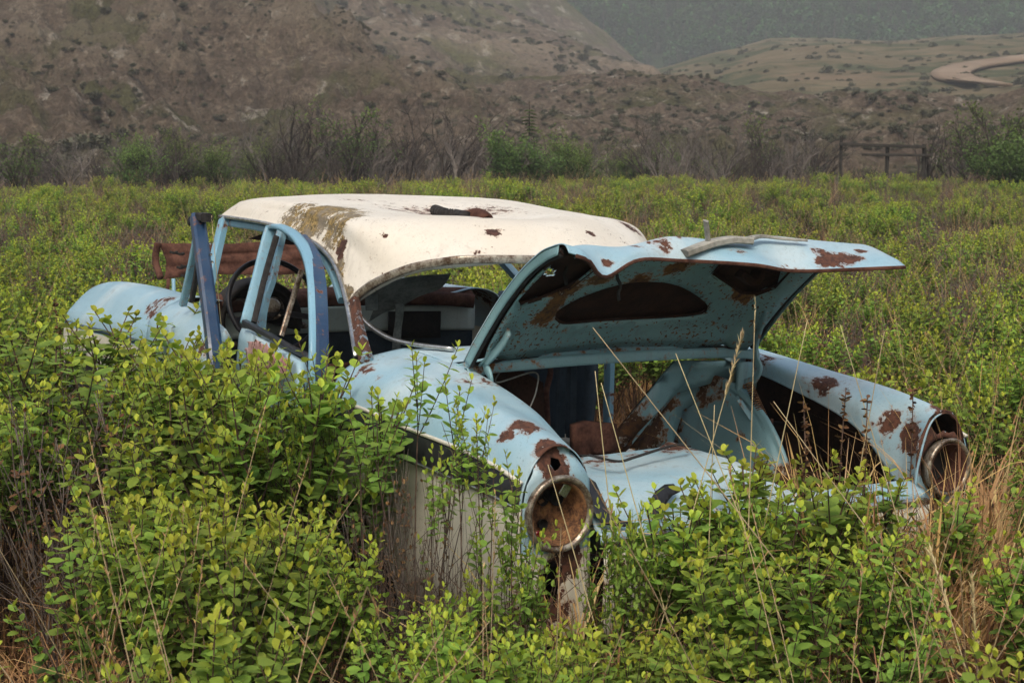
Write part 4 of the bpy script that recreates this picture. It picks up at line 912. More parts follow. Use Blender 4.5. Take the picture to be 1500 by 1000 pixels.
special = [  # px, top py, distance, prototype, width, label
 (152, 422, 6.75, 8, 1.6, 'leafy shrub rising in front of the left front fender'),
 (243, 458, 6.05, 8, 1.5, 'upright shrub between the left front fender and the open front door'),
 (300, 500, 5.70, 0, .9, 'shrub before the lower end of the open front door'),
 (345, 480, 5.45, 8, 1.3, 'shrub reaching up to the sill of the ajar rear door'),
 (395, 500, 5.22, 1, .8, 'shrub in front of the pink primer patch on the rear door'),
 (440, 482, 5.05, 8, 1.2, 'tall shrub covering the bottom of the curved rear door frame'),
 (450, 545, 4.95, 3, .6, 'shrub beside the rear wheel opening of the car'),
 (592, 508, 4.52, 6, .9, 'tall spindly shrub with bare brown stems before the left rear fender'),
 (662, 600, 4.30, 6, .6, 'second spindly shrub, nearer the middle of the left rear fender'),
 (722, 595, 4.25, 6, .75, 'spindly shrub just left of the rusty round tail lamp'),
 (752, 735, 4.25, 8, .6, 'shrub whose leaves reach the left edge of the rusty tail lamp'),
 (700, 820, 4.10, 8, .8, 'shrub standing against the cream side below the black band'),
 (896, 706, 4.32, 8, .45, 'narrow sprig just right of the rusty tail lamp'),
 (941, 722, 4.30, 8, .45, 'narrow sprig in front of the black patch on the trunk sill'),
 (1050, 675, 4.42, 8, 1.3, 'shrub rising in front of the middle of the trunk'),
 (1085, 690, 4.50, 0, .75, 'bushy shrub before the right half of the trunk sill'),
 (1150, 632, 4.70, 8, 1.5, 'tall shrub in front of the right side of the open trunk'),
 (1205, 640, 4.85, 8, 1.1, 'narrow shrub beside the dark trunk opening'),
 (1345, 655, 4.95, 8, 1.3, 'shrub in the dry grass left of the right tail lamp'),
 (300, 712, 4.25, 2, 1.1, 'broad bright shrub in the left foreground'),
 (205, 725, 4.20, 0, 1.1, 'bright leafy shrub at the left end of the foreground clump'),
 (395, 728, 4.25, 4, 1.1, 'dense shrub at the right end of the left foreground clump'),
 (470, 775, 4.20, 1, .9, 'foreground shrub below the rear wheel opening'),
 (250, 610, 4.9, 2, 1.1, 'full shrub in the middle of the thicket left of the car'),
 (205, 492, 6.3, 4, .9, 'shrub hiding the lower edge of the left front fender'),
 (262, 490, 5.9, 1, .85, 'shrub in front of the front door hinge'),
 (60, 440, 7.6, 0, 1.2, 'shrub left of the pointed front fender'),
 (545, 700, 4.62, 7, .55, 'bare brown twiggy shrub against the cream side of the car'),
 (625, 660, 4.40, 7, .45, 'leafless brown bush in front of the black band'),
 (640, 880, 3.90, 4, .9, 'foreground shrub below the left rear fender'),
 (850, 900, 3.85, 3, .9, 'foreground shrub below the rusty tail lamp'),
 (90, 800, 3.9, 9, 1.0, 'dry straw tuft in the left foreground gap'),
 (1110, 770, 4.05, 2, 1.1, 'bushy foreground shrub below the right half of the trunk'),
]
placed = []
for px, py, d, k, wd, lab in special:
    p = wat(px, d); h = hgt_for(px, py, d)
    shrub(p[0], p[1], k, h*1.02, lab, wide=wd); placed.append((p[0], p[1]))
# envelope: highest photo row that a filler shrub nearer than the car may reach
EX = [-400, 0, 60, 110, 250, 330, 400, 435, 465, 500, 600, 700, 780, 850, 985, 1020, 1060, 1110, 1180, 1250, 1300, 1400, 1440, 1500, 1900]
EY = [455, 470, 485, 500, 508, 512, 525, 620, 760, 880, 880, 890, 890, 890, 875, 800, 755, 720, 730, 765, 745, 740, 670, 620, 560]
g = random.Random(5); pts = []
def pxof(x, y):
    az = math.atan2(y-CAM[1], x-CAM[0]); return 750+FPX*math.cos(PITCH)*math.tan(YAW-az)
def cell_fill(d0, d1, step, pxlo, pxhi):
    xs = np.arange(CAM[0]-2, CAM[0]+62, step); yy = np.arange(CAM[1]-62, CAM[1]+20, step)
    for x in xs:
        for y in yy:
            X = x+g.uniform(-.42, .42)*step; Y = y+g.uniform(-.42, .42)*step; d = math.hypot(X-CAM[0], Y-CAM[1])
            if not d0 <= d < d1: continue
            if math.cos(math.atan2(Y-CAM[1], X-CAM[0])-YAW) < .5: continue
            px = pxof(X, Y)
            if pxlo <= px <= pxhi and not in_car(X, Y, .22): pts.append((d, X, Y, px))
cell_fill(2.75, 9.5, .40, -500, 1950)
cell_fill(9.5, 20, .46, -420, 1900)
cell_fill(20, 47, .60, -300, 1800)
fill = []
for d, X, Y, px in sorted(pts):
    if d < 5.2 and min((X-a)**2+(Y-b)**2 for a, b in placed) < .22**2: continue
    n1 = float(fbm(np.array([X*.55]), np.array([Y*.55]), 3, 11)[0]); n2 = float(fbm(np.array([X*.16]), np.array([Y*.16]), 3, 23)[0])
    h = .50+.62*n1+g.uniform(-.08, .10)
    front = (d < 9 and 60 < px < 1440 and ((Y > .9 and X < 2.6) or X < -2.4))
    if front:
        top = np.interp(px, EX, EY)+g.uniform(0, 55); hm = hgt_for(px, top, d)
        h = min(h*1.08, hm)
        if px < 500 and d > 4.6: h = hm*g.uniform(.90, 1.0)
    elif d < 4.6: h = min(h, hgt_for(px, np.interp(px, EX, EY)+g.uniform(0, 90), d))
    if d > 6.5 and n1 < .36 and g.random() < .6 and not front: continue
    if h < .34: continue
    rdy = 1250 < px < 1480 and 4.7 < d < 6.2
    if rdy and g.random() < .4: continue
    if d < 7 and 1380 < px < 1560 and g.random() < .3: continue
    if 480 < px < 860 and 4.15 < d < 5.7 and g.random() < .85: continue
    if 440 < px <= 480 and 4.6 < d < 5.9: continue
    if d < 5 and (px < 95 or 150 < px < 190) and g.random() < .45: continue
    brown = g.random() < ((.35 if d < 5.2 and px < 110 else .05) + .38*max(0, (n2-.5)*3.2)+(.16 if d > 7 else 0)+(.12 if d > 12 else 0))
    if -3.2 < Y < -.9 and -2 < X < 1.5: brown = False
    k = 7 if brown else g.choice((0, 1, 2, 3, 4, 5))
    if g.random() < .10+(.22 if d > 8 and n2 > .52 else 0): k = 9; h = min(h*1.15, h+.12)
    if front and in_car(X, Y, .38) and not brown and k != 9: k = g.choice((8, 1, 5))
    fill.append((d, X, Y, k, h))
def zone(px, Z):
    for lim, ph in Z:
        if px < lim: return ph
    return Z[-1][1]
ZN = [(60, 'at the left edge of the picture'), (180, 'below the pointed front fender'), (300, 'below the open front door'), (400, 'below the pink primer patch'), (500, 'below the rear door frame'), (640, 'below the cream rear side'), (780, 'left of the rusty tail lamp'), (880, 'straight below the rusty tail lamp'), (1000, 'below the left half of the trunk'), (1120, 'below the middle of the trunk'), (1240, 'below the dark trunk corner'), (1330, 'below the right rear fender'), (1420, 'below the right tail lamp'), (2500, 'at the right edge of the picture')]
def rowof(d): return 'nearest row' if d < 3.5 else ('second row' if d < 4.1 else ('third row' if d < 4.7 else 'back row'))
near = [f for f in fill if f[0] < 5.6][:110]; rest = fill[len(near):]
for d, X, Y, k, h in near:
    px = pxof(X, Y)
    side = 'left foreground thicket' if px < 560 else ('thicket in front of the car tail' if px < 1150 else 'right foreground thicket')
    if k == 9: shrub(X, Y, k, h, 'thin dry straw tuft in the '+rowof(d)+' '+zone(px, ZN), grp='thin straw tufts among the shrubs', wide=1)
    elif k == 7: shrub(X, Y, k, h, 'bare brown shrub in the '+rowof(d)+' '+zone(px, ZN), grp='bare brown shrubs', wide=1)
    else: shrub(X, Y, k, h, 'leafy green shrub in the '+rowof(d)+' '+zone(px, ZN), wide=1.05, grp='green shrubs of the '+side)
# the rest of the field: one mass, instanced from the shrubs that stand near
bpy.context.view_layer.update()
src = {}
for o in list(C.objects):
    if o.name.split('.')[0] in ('leafy_shrub', 'bare_shrub', 'dry_grass_tuft'):
        ch_ = [c for c in o.children]
        for k, pr in enumerate(protos):
            if any(c.data == pr[0] for c in ch_) and k not in src: src[k] = [c for c in ch_]
def scatter(name, pts_, src_, label=None, kind='stuff'):
    """pts_: (x,y,z,k,sx,sz,rot) ; src_: k -> list of objects that exist in the scene"""
    me = bpy.data.meshes.new(name); me.from_pydata([p[:3] for p in pts_], [], [])
    for nm, f in (('k', lambda p: p[3]), ('sx', lambda p: p[4]), ('sz', lambda p: p[5]), ('rz', lambda p: p[6])):
        at_ = me.attributes.new(nm, 'FLOAT', 'POINT'); at_.data.foreach_set('value', np.array([f(p) for p in pts_], dtype=np.float32))
    o = obj(name, me); o['kind'] = kind
    if label: o['label'] = label
    ng = bpy.data.node_groups.new(name+'_scatter', 'GeometryNodeTree')
    ng.interface.new_socket('Geometry', in_out='INPUT', socket_type='NodeSocketGeometry'); ng.interface.new_socket('Geometry', in_out='OUTPUT', socket_type='NodeSocketGeometry')
    N, L = ng.nodes, ng.links; gi = N.new('NodeGroupInput'); go = N.new('NodeGroupOutput'); jo = N.new('GeometryNodeJoinGeometry'); L.new(jo.outputs[0], go.inputs[0])
    def na(nm):
        n = N.new('GeometryNodeInputNamedAttribute'); n.data_type = 'FLOAT'; n.inputs['Name'].default_value = nm; return n.outputs['Attribute']
    cx = N.new('ShaderNodeCombineXYZ'); L.new(na('sx'), cx.inputs[0]); L.new(na('sx'), cx.inputs[1]); L.new(na('sz'), cx.inputs[2])
    rx = N.new('ShaderNodeCombineXYZ'); L.new(na('rz'), rx.inputs[2])
    for k, objs in src_.items():
        cp = N.new('FunctionNodeCompare'); cp.data_type = 'FLOAT'; cp.operation = 'EQUAL'; L.new(na('k'), cp.inputs[0]); cp.inputs[1].default_value = k; cp.inputs[12].default_value = .1
        for so in objs:
            oi = N.new('GeometryNodeObjectInfo'); oi.inputs['Object'].default_value = so; oi.inputs['As Instance'].default_value = True; oi.transform_space = 'ORIGINAL'
            ip = N.new('GeometryNodeInstanceOnPoints'); L.new(gi.outputs[0], ip.inputs['Points']); L.new(cp.outputs[0], ip.inputs['Selection'])
            L.new(oi.outputs['Geometry'], ip.inputs['Instance']); L.new(cx.outputs[0], ip.inputs['Scale'])
            er = N.new('FunctionNodeEulerToRotation'); L.new(rx.outputs[0], er.inputs[0]); L.new(er.outputs[0], ip.inputs['Rotation']); L.new(ip.outputs[0], jo.inputs[0])
    md = o.modifiers.new('scatter', 'NODES'); md.node_group = ng
    return o
def gz(x, y):
    """height of the field"""
    d = math.hypot(x-CAM[0], y-CAM[1]); return 0.12*math.sin(x*.21+1)*math.sin(y*.17)*min(1, max(0, (d-9)/14))-.17*min(1, max(0, (d-10)/30))
scatter('shrub_field', [(X, Y, gz(X, Y), k, h/protos[k][2]*(1.12 if d > 12 else 1.0), h/protos[k][2], g.uniform(0, 6.28)) for d, X, Y, k, h in rest], src, 'field of low green shrubs with brown bare patches')
print('shrubs', len(near), len(rest))
# --- dry grass
def tuft(seed, n, H, spread, wide=.006, dry=True, curl=1.4):
    g = random.Random(seed); lv = Leaves()
    for k in range(n):
        a = g.uniform(0, 6.283); r0 = spread*math.sqrt(g.random()); p = np.array([math.cos(a)*r0, math.sin(a)*r0, 0])
        blade(lv, p, a+g.uniform(-1, 1), H*g.uniform(.45, 1.05), wide*(g.uniform(.5, 1.2) if g.random() < .75 else g.uniform(1.5, 2.4)), g.uniform(.15, curl), g.random(), g)
    return lv.mesh('dry_grass', M['straw'])
tufts = [tuft(300+i, n, H, s, w, curl=c) for i, (n, H, s, w, c) in enumerate(((110, .95, .16, .007, 2.4), (100, .75, .18, .008, 2.7), (95, .60, .15, .006, 2.8)))]
tl = [(1262, 585, 4.95, 0), (1300, 640, 4.85, 1), (1335, 620, 4.95, 0), (1290, 690, 4.5, 2), (1370, 640, 5.0, 0), (1410, 600, 5.15, 1), (1440, 560, 5.5, 0), (1470, 590, 5.4, 1), (1495, 640, 5.1, 0), (1400, 690, 4.6, 1), (1450, 700, 4.6, 0), (1340, 720, 4.4, 2), (1225, 640, 4.85, 2), (1420, 640, 5.6, 0),
      (840, 790, 4.32, 2), (815, 820, 4.2, 2), (880, 800, 4.35, 2), (1490, 570, 6.0, 0)]
tlab = ['tall dry tan grass tuft before the right rear fender', 'short curly dry grass under the right tail lamp']
tl += [(px+R.uniform(-28, 28), py+R.uniform(-10, 50), d+R.uniform(-.15, .25), R.choice((0, 1, 2))) for px, py, d, k in tl if px > 1200 for _ in range(1)]
for i, (px, py, d, k) in enumerate(tl):
    p = wat(px, d); h = hgt_for(px, py+25, d); o = obj('dry_grass_tuft', tufts[k]); o.location = p; s = h/(.95, .75, .60)[k]*1.1; o.scale = (s*1.1, s*1.1, s); o.rotation_euler[2] = i*1.7
    if 780 < px < 900: tag(o, 'straw coloured dry grass below the rusty left tail lamp', 'grass tuft', 'dry grass under the left tail lamp')
    else: tag(o, ('tall' if h > .8 else 'short')+' tan dry grass tuft '+('left of the right rear fender end' if px < 1290 else 'in front of the right rear fender' if px < 1350 else 'left of the right tail lamp' if px < 1390 else 'around the right tail lamp' if px < 1440 else 'right of the right tail lamp')+(', nearer the camera' if d < 4.9 else ', against the car' if d < 5.4 else ', behind the others'), 'grass tuft', 'dry grass tufts by the right rear fender')
# single tall straws crossing the open trunk
stalks = [((868, 479), (1105, 775), 4.35, 4.30, 0, 'long straw leaning right across the trunk lid and the open trunk'),
 ((990, 516), (1068, 700), 4.40, 4.35, 0, 'straw leaning right in front of the right wheel housing'),
 ((872, 543), (888, 690), 4.38, 4.35, 0, 'short upright straw at the left of the trunk opening'),
 ((881, 560), (940, 760), 4.36, 4.30, 0, 'second short straw, slanting right beside the upright one'),
 ((1078, 522), (1003, 800), 4.42, 4.30, 1, 'straw with a feathery pale seed head before the trunk'),
 ((1105, 452), (1101, 740), 4.45, 4.40, 2, 'upright straw with a small tip in front of the right lid hinge'),
 ((1182, 464), (1138, 700), 4.55, 4.50, 0, 'straw leaning left at the right side of the trunk'),
 ((1295, 478), (1262, 700), 4.85, 4.80, 0, 'straw rising above the right rear fender'),
 ((1230, 470), (1300, 680), 4.90, 4.85, 0, 'thin straw leaning right over the right rear fender'),
 ((1135, 583), (1255, 740), 4.50, 4.40, 0, 'straw slanting down across the dark trunk corner'),
 ((1048, 590), (1049, 760), 4.40, 4.38, 0, 'short pale straw before the blue wheel housing'),
 ((803, 680), (860, 890), 4.22, 4.15, 0, 'straw lying across the rusty tail lamp'),
 ((315, 330), (328, 560), 6.60, 6.55, 2, 'thin tan stalk rising beside the open front door'),
 ((1385, 820), (1440, 990), 3.9, 3.8, 1, 'pale feathery straw in the right foreground'),
 ((1440, 860), (1470, 1000), 3.8, 3.75, 1, 'thin grey straw in the lower right corner')]
for (tx, ty), (bx, by), dt, db, head, lab in stalks:
    pt = wat(tx, dt, py_z(ty, dt)); pb_ = wat(bx, db, py_z(by, db)); dirv = pb_-pt
    if pb_[2] > 0: pb_ = pt+dirv*(pt[2]/max(.05, pt[2]-pb_[2])) if abs(dirv[2]) > .25 else np.array([pb_[0]+dirv[0]*.3, pb_[1]+dirv[1]*.3, 0])
    pb_[2] = 0; midp = (pt+pb_)/2+np.array([g.uniform(-.012, .012), g.uniform(-.012, .012), .01])
    P = cr(np.array([pb_, midp, pt]), np.linspace(0, 1, 14)); V, F = tube_geo(P-pb_, np.linspace(.0027, .0012, 14), 5)
    o = obj('grass_stalk', mesh('grass_stalk', V, F, M['straw_pale'], True, None, {'age': [.3]*len(V), 'rnd': [.5]*len(V)})); o.location = pb_; tag(o, lab, 'straw')
    if head:
        lv = Leaves(); gg = random.Random(int(tx)); n = 90 if head == 1 else 30; Lh = .17 if head == 1 else .10
        ax = (P[-1]-P[-4]); ax /= np.linalg.norm(ax)
        for q in range(n):
            t = gg.random(); an = gg.uniform(0, 6.28); sd_ = np.array([math.cos(an), math.sin(an), 0]); 
            lv.add(P[-1]-pb_-ax*Lh*(t-.35), ax+sd_*gg.uniform(.1, .45), 0, (.030 if head == 1 else .014)*gg.uniform(.6, 1.1), .0035, gg.random(), g=gg, far=True)
        obj('seed_head', lv.mesh('seed_head', M['straw_pale']), o)
# rust-brown dock stalks with seed clusters
for px, py, d, lab in ((1180, 580, 4.80, 'dead brown seed stalk before the dark trunk corner, leftmost of the brown ones'), (1235, 560, 4.82, 'tall dead brown seed stalk at the edge of the right rear fender'), (1275, 570, 4.82, 'dead brown seed stalk against the blue of the right rear fender'), (388, 385, 7.2, 'dead flower head inside the steering wheel'), (1340, 560, 5.6, 'dead brown stalk over the top of the right rear fender'), (85, 430, 7.4, 'red brown dead stalk at the left of the front fender')):
    p = wat(px, d); h = hgt_for(px, py, d); gg = random.Random(px); P = [np.array([gg.gauss(0, .008), gg.gauss(0, .008), h*t]) for t in np.linspace(0, 1, 7)]
    if px == 388: continue
    V, F = tube_geo(P, np.linspace(.004, .0018, 7), 5); o = obj('dead_seed_stalk', mesh('dead_seed_stalk', V, F, M['stem'])); o.location = p; tag(o, lab, 'dead stalk')
    lv = Leaves()
    for q in range(70):
        t = 1-.42*gg.random()**1.2; an = gg.uniform(0, 6.28); c = cr(P, [t])[0]; sd_ = np.array([math.cos(an), math.sin(an), gg.uniform(-.3, .8)])
        lv.add(c, sd_, gg.uniform(-1, 1), gg.uniform(.012, .024), .012, gg.random(), g=gg)
    obj('seed_cluster', lv.mesh('seed_cluster', M['leaf_dead']), o)
# weeds growing behind the far side of the car, seen through the body, are part of the field fill
# litter under the shrubs
lit = []
for s in range(3):
    g2 = random.Random(700+s); lv = Leaves()
    for k in range(170):
        a = g2.uniform(0, 6.283); r0 = .35*math.sqrt(g2.random()); blade(lv, np.array([math.cos(a)*r0, math.sin(a)*r0, -.01]), g2.uniform(0, 6.28), g2.uniform(.08, .32), .004, g2.uniform(.6, 2.3), g2.uniform(.4, 1), g2, 4)
    for k in range(60):
        a = g2.uniform(0, 6.283); r0 = .35*math.sqrt(g2.random()); an = g2.uniform(0, 6.28)
        lv.add(np.array([math.cos(a)*r0, math.sin(a)*r0, g2.uniform(.0, .05)]), np.array([math.cos(an), math.sin(an), g2.uniform(-.1, .4)]), g2.uniform(-.6, .6), .03, .018, g2.uniform(.4, 1), g=g2)
    me = lv.mesh('leaf_litter', M['straw']); o = obj('litter_clump', me); o['kind'] = 'stuff'; p = wat((420, 760, 1000)[s], 4.5+.1*s); o.location = p; lit.append(o)
lp = []
for x in np.arange(CAM[0]+1.5, CAM[0]+14, .33):
    for y in np.arange(CAM[1]-13, CAM[1]+3, .33):
        X = x+g.uniform(-.15, .15); Y = y+g.uniform(-.15, .15); d = math.hypot(X-CAM[0], Y-CAM[1])
        if 2.5 < d < 12 and -300 < pxof(X, Y) < 1800 and not in_car(X, Y, -.1): lp.append((X, Y, 0, g.choice((0, 1, 2)), g.uniform(.9, 1.4), g.uniform(.8, 1.6), g.uniform(0, 6.28)))
scatter('leaf_litter', lp, {i: [o] for i, o in enumerate(lit)}, 'dead grass and twigs covering the ground under the shrubs')

# ------------------------------------------------------------------ ground, hills, far trees
def groundmat(name, c1, c2, c3, sc=2.0, bump=.6, dist=.03):
    mt, N, L, P = newmat(name); geo = N.new("ShaderNodeNewGeometry").outputs['Position']
    n1 = nnoise(N, L, sc, 8, .65, geo); n2 = nnoise(N, L, sc*9, 6, .7, geo)
    c = nmix(N, L, nmap(N, L, n1, .38, .62), c1, c2); c = nmix(N, L, nmap(N, L, n2, .5, .72), c, c3)
    L.new(c, P.inputs['Base Color']); P.inputs['Roughness'].default_value = 1; P.inputs['Specular IOR Level'].default_value = .1
    b = N.new("ShaderNodeBump"); b.inputs['Strength'].default_value = bump; b.inputs['Distance'].default_value = dist; L.new(n2, b.inputs['Height']); L.new(b.outputs[0], P.inputs['Normal'])
    return mt
gm = groundmat('soil', (.035, .022, .014), (.07, .045, .028), (.11, .075, .045), 1.4)
xs = np.concatenate([np.linspace(-900, -20, 12), np.linspace(-12, 62, 90), np.linspace(75, 2600, 16)]); ys_ = np.concatenate([np.linspace(-2200, -75, 16), np.linspace(-62, 22, 100), np.linspace(32, 1500, 12)])
V = [(x, y, gz(x, y)-(0 if math.hypot(x-CAM[0], y-CAM[1]) < 47 else .25)) for x in xs for y in ys_]
gr = obj('ground', mesh('ground', V, gridfaces(len(xs), len(ys_), True), gm)); gr['kind'] = 'structure'
def hillmat(name, kind):
    mt, N, L, P = newmat(name); geo = N.new("ShaderNodeNewGeometry").outputs['Position']
    s = {'near': .10, 'mid': .05, 'valley': .03, 'forest': .02}[kind]
    n1 = nnoise(N, L, s, 7, .62, geo, .5); n2 = nnoise(N, L, s*8, 8, .7, geo, .15); n3 = nnoise(N, L, s*2.3, 6, .6, geo, 1.2)
    mp = N.new("ShaderNodeMapping"); mp.inputs['Scale'].default_value = (.25, .25, 2.2); mp.inputs['Rotation'].default_value = (.12, .1, 0); L.new(geo, mp.inputs[0])
    st = nnoise(N, L, s*5, 7, .7, mp.outputs[0], .5)
    if kind in ('near', 'mid'):
        dk = 1.0 if kind == 'near' else .78
        a, b_, c_, d_ = (.17, .125, .092), (.30, .235, .17), (.56, .50, .41), (.115, .125, .045)
        a, b_, c_ = [tuple(q*dk for q in z) for z in (a, b_, c_)]
        c = nmix(N, L, nmap(N, L, n2, .35, .62), a, b_)
        c = nmix(N, L, nmap(N, L, st, .45, .62, 0, .45), c, (.105, .065, .048))
        c = nmix(N, L, nmap(N, L, n1, .50, .62, 0, .8), c, d_)
        c = nmix(N, L, nmap(N, L, nmath(N, L, 'ADD', nmath(N, L, 'MULTIPLY', n2, .55), nmath(N, L, 'MULTIPLY', n3, .5)), .575, .65, 0, .85), c, c_)
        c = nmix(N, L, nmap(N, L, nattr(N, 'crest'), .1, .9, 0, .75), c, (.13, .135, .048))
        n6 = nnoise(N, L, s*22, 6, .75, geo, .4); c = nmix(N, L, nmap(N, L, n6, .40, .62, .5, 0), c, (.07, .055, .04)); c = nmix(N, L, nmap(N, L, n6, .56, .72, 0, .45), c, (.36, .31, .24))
        rl = nattr(N, 'relief_shade'); c = nmix(N, L, nmap(N, L, rl, .62, 1.0, 0, .55), c, (.30, .245, .18)); c = nmix(N, L, nmap(N, L, rl, .0, .42, .75, 0), c, (.085, .075, .045))  # pale tan ridges, dark scrubby gullies; colour also shades the big forms
        n4 = nnoise(N, L, s*30, 4, .7, geo); c = nmix(N, L, nmap(N, L, n4, .52, .64, 0, .6), c, (.06, .055, .035))
    elif kind == 'valley':
        c = nmix(N, L, nmap(N, L, n2, .4, .6), (.15, .12, .07), (.20, .16, .10)); c = nmix(N, L, nmap(N, L, n3, .46, .58, 0, .8), c, (.055, .075, .035)); c = nmix(N, L, nmap(N, L, n1, .56, .64, 0, .5), c, (.22, .15, .10))
    else:
        c = nmix(N, L, nmap(N, L, n2, .4, .6), (.022, .045, .024), (.040, .065, .028)); c = nmix(N, L, nmap(N, L, n1, .5, .65, 0, .6), c, (.05, .055, .035))
    L.new(c, P.inputs['Base Color']); P.inputs['Roughness'].default_value = 1; P.inputs['Specular IOR Level'].default_value = .05
    b = N.new("ShaderNodeBump"); b.inputs['Strength'].default_value = 1; b.inputs['Distance'].default_value = 1.8 if kind != 'forest' else 3; L.new(n2, b.inputs['Height']); L.new(b.outputs[0], P.inputs['Normal'])
    return mt
HILLS = {}
def zc(px, py, r):      # world height seen at photo row py, distance r
    return CAM[2]+r*math.tan(PITCH-math.atan((py-500)/FPX))
def hill(name, crest, r0, r1, z0f, prof, rough, mat, seed, npx=420, nr=170, pxr=(-650, 2150), back=40, rfun=None, label=None):
    """a hillside as a real heightfield: crest line given by (photo column, photo row), running from distance r0 up to r1"""
    pxs = np.linspace(*pxr, npx); cx_, cy_ = zip(*crest); V = []; cr_ = []
    tt = np.concatenate([np.linspace(0, 1, nr), 1+np.linspace(.02, 1, 10)])
    PX, T = np.meshgrid(pxs, tt, indexing='ij')
    az = YAW-np.arctan((PX-750)/FPX/math.cos(PITCH)); r_0 = r0(PX) if callable(r0) else r0+0*PX; r_1 = r1(PX) if callable(r1) else r1+0*PX
    D = r_0+(r_1-r_0)*np.minimum(T, 1)+np.maximum(T-1, 0)*back
    X = CAM[0]+D*np.cos(az); Y = CAM[1]+D*np.sin(az)
    zt = CAM[2]+r_1*np.tan(PITCH-np.arctan((np.interp(PX, cx_, cy_)-500)/FPX))
    z0 = z0f(PX); Tm = np.minimum(T, 1)
    Z = z0+(zt-z0)*prof(Tm, PX)
    env = np.clip(Tm*6, 0, 1)*(.35+.65*np.clip((1-Tm)*5, 0, 1))
    ro_ = rough(X, Y, Z, seed); Z = Z+env*ro_-np.maximum(T-1, 0)**1.3*back*.25
    V = np.stack([X, Y, Z], -1).reshape(-1, 3)
    me = mesh(name, V, gridfaces(npx, len(tt), False), mat, True, None, {'crest': np.clip(1-np.abs(Tm-1)*14, 0, 1).reshape(-1), 'relief_shade': np.clip(.5+ro_/(2.6*np.std(ro_)+1e-6)*.5, 0, 1).reshape(-1)})
    o = obj(name, me); o['kind'] = 'structure'
    if label: o['label'] = label
    HILLS[name] = (V.reshape(npx, len(tt), 3), pxs, tt); return o
def rg_bad(a, s):
    return lambda X, Y, Z, seed: a*((fbm(X/s, Y/s, 5, seed, True)-.62)*1.6+(fbm(X/s*4+Z*.05, Y/s*4, 5, seed+9, True)-.6)*.85+(fbm(X/s*13, Y/s*13, 4, seed+5, True)-.6)*.40)
_rb = rg_bad(6.5, 30)
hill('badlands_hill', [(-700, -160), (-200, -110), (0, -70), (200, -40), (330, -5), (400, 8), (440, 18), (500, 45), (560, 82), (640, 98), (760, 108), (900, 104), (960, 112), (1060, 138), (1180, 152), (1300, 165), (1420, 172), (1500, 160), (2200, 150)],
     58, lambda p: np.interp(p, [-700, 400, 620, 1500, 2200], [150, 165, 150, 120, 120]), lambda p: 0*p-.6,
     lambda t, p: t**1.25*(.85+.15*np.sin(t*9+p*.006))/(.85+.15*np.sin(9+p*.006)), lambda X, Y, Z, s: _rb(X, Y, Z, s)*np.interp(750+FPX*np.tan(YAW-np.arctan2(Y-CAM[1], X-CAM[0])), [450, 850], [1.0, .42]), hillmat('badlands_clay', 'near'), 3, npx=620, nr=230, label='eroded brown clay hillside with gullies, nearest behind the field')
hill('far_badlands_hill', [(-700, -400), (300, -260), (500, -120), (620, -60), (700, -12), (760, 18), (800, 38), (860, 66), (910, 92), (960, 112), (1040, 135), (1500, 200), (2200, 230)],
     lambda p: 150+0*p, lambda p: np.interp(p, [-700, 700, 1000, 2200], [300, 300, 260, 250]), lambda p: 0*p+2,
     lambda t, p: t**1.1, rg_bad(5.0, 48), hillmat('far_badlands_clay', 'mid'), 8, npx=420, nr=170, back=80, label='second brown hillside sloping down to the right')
hill('third_ridge', [(-700, -420), (500, -330), (700, -120), (800, -20), (850, 22), (890, 56), (930, 92), (960, 110), (1040, 150), (2200, 240)],
     lambda p: 300+0*p, lambda p: 380+0*p, lambda p: 0*p+6, lambda t, p: t, rg_bad(4.0, 60), hillmat('ridge_clay', 'mid'), 14, npx=260, nr=60, back=80, label='narrow ridge edge behind the second hillside')
vprof = lambda t, p: np.where(t < .35, .62*(t/.35)**.7, np.where(t < .62, .62+.05*np.sin((t-.35)*11), .645+(t-.62)/.38*.355))
hill('grassy_valley', [(-700, 115), (900, 112), (960, 104), (1040, 84), (1120, 66), (1200, 66), (1290, 72), (1400, 66), (1500, 60), (2200, 50)],
     lambda p: 118+0*p, lambda p: 420+0*p, lambda p: 0*p+1.0, lambda t, p: t**.72, lambda X, Y, Z, s: 2.6*(fbm(X/60, Y/60, 4, s)-.5)*2+.8*(fbm(X/12, Y/12, 3, s+3)-.5),
     hillmat('valley_grass', 'valley'), 21, npx=420, nr=190, back=60, label='pale grassy slopes at the right with the road')
hill('forest_hill', [(-700, -520), (500, -420), (760, -300), (1000, -240), (1500, -200), (2200, -260)],
     lambda p: 440+0*p, lambda p: 800+0*p, lambda p: np.interp(p, [700, 2200], [14, 22]), lambda t, p: t**.9, lambda X, Y, Z, s: 9*(fbm(X/70, Y/70, 4, s)-.5)*2+3*(fbm(X/14, Y/14, 3, s+3)-.5),
     hillmat('forest_floor', 'forest'), 31, npx=300, nr=110, back=200, label='dark green wooded hillside far off')
def surf_z(name, px, t):
    V, pxs, tt = HILLS[name]; i = int(np.clip(round((px-pxs[0])/(pxs[1]-pxs[0])), 0, len(pxs)-1)); j = int(np.argmin(np.abs(tt-t))); return V[i, j]
# visible surface lookup: first hit along a photo ray
def hit(name, px, py, dz=0):
    V, pxs, tt = HILLS[name]; i = int(np.clip(round((px-pxs[0])/(pxs[1]-pxs[0])), 0, len(pxs)-1))
    q = V[i]; r = np.hypot(q[:, 0]-CAM[0], q[:, 1]-CAM[1]); ry = 500+FPX*np.tan(PITCH-np.arctan((q[:, 2]-CAM[2])/r))
    m_ = np.minimum.accumulate(ry); j = int(np.argmax(m_ <= py)); return q[j]+np.array([0, 0, dz])
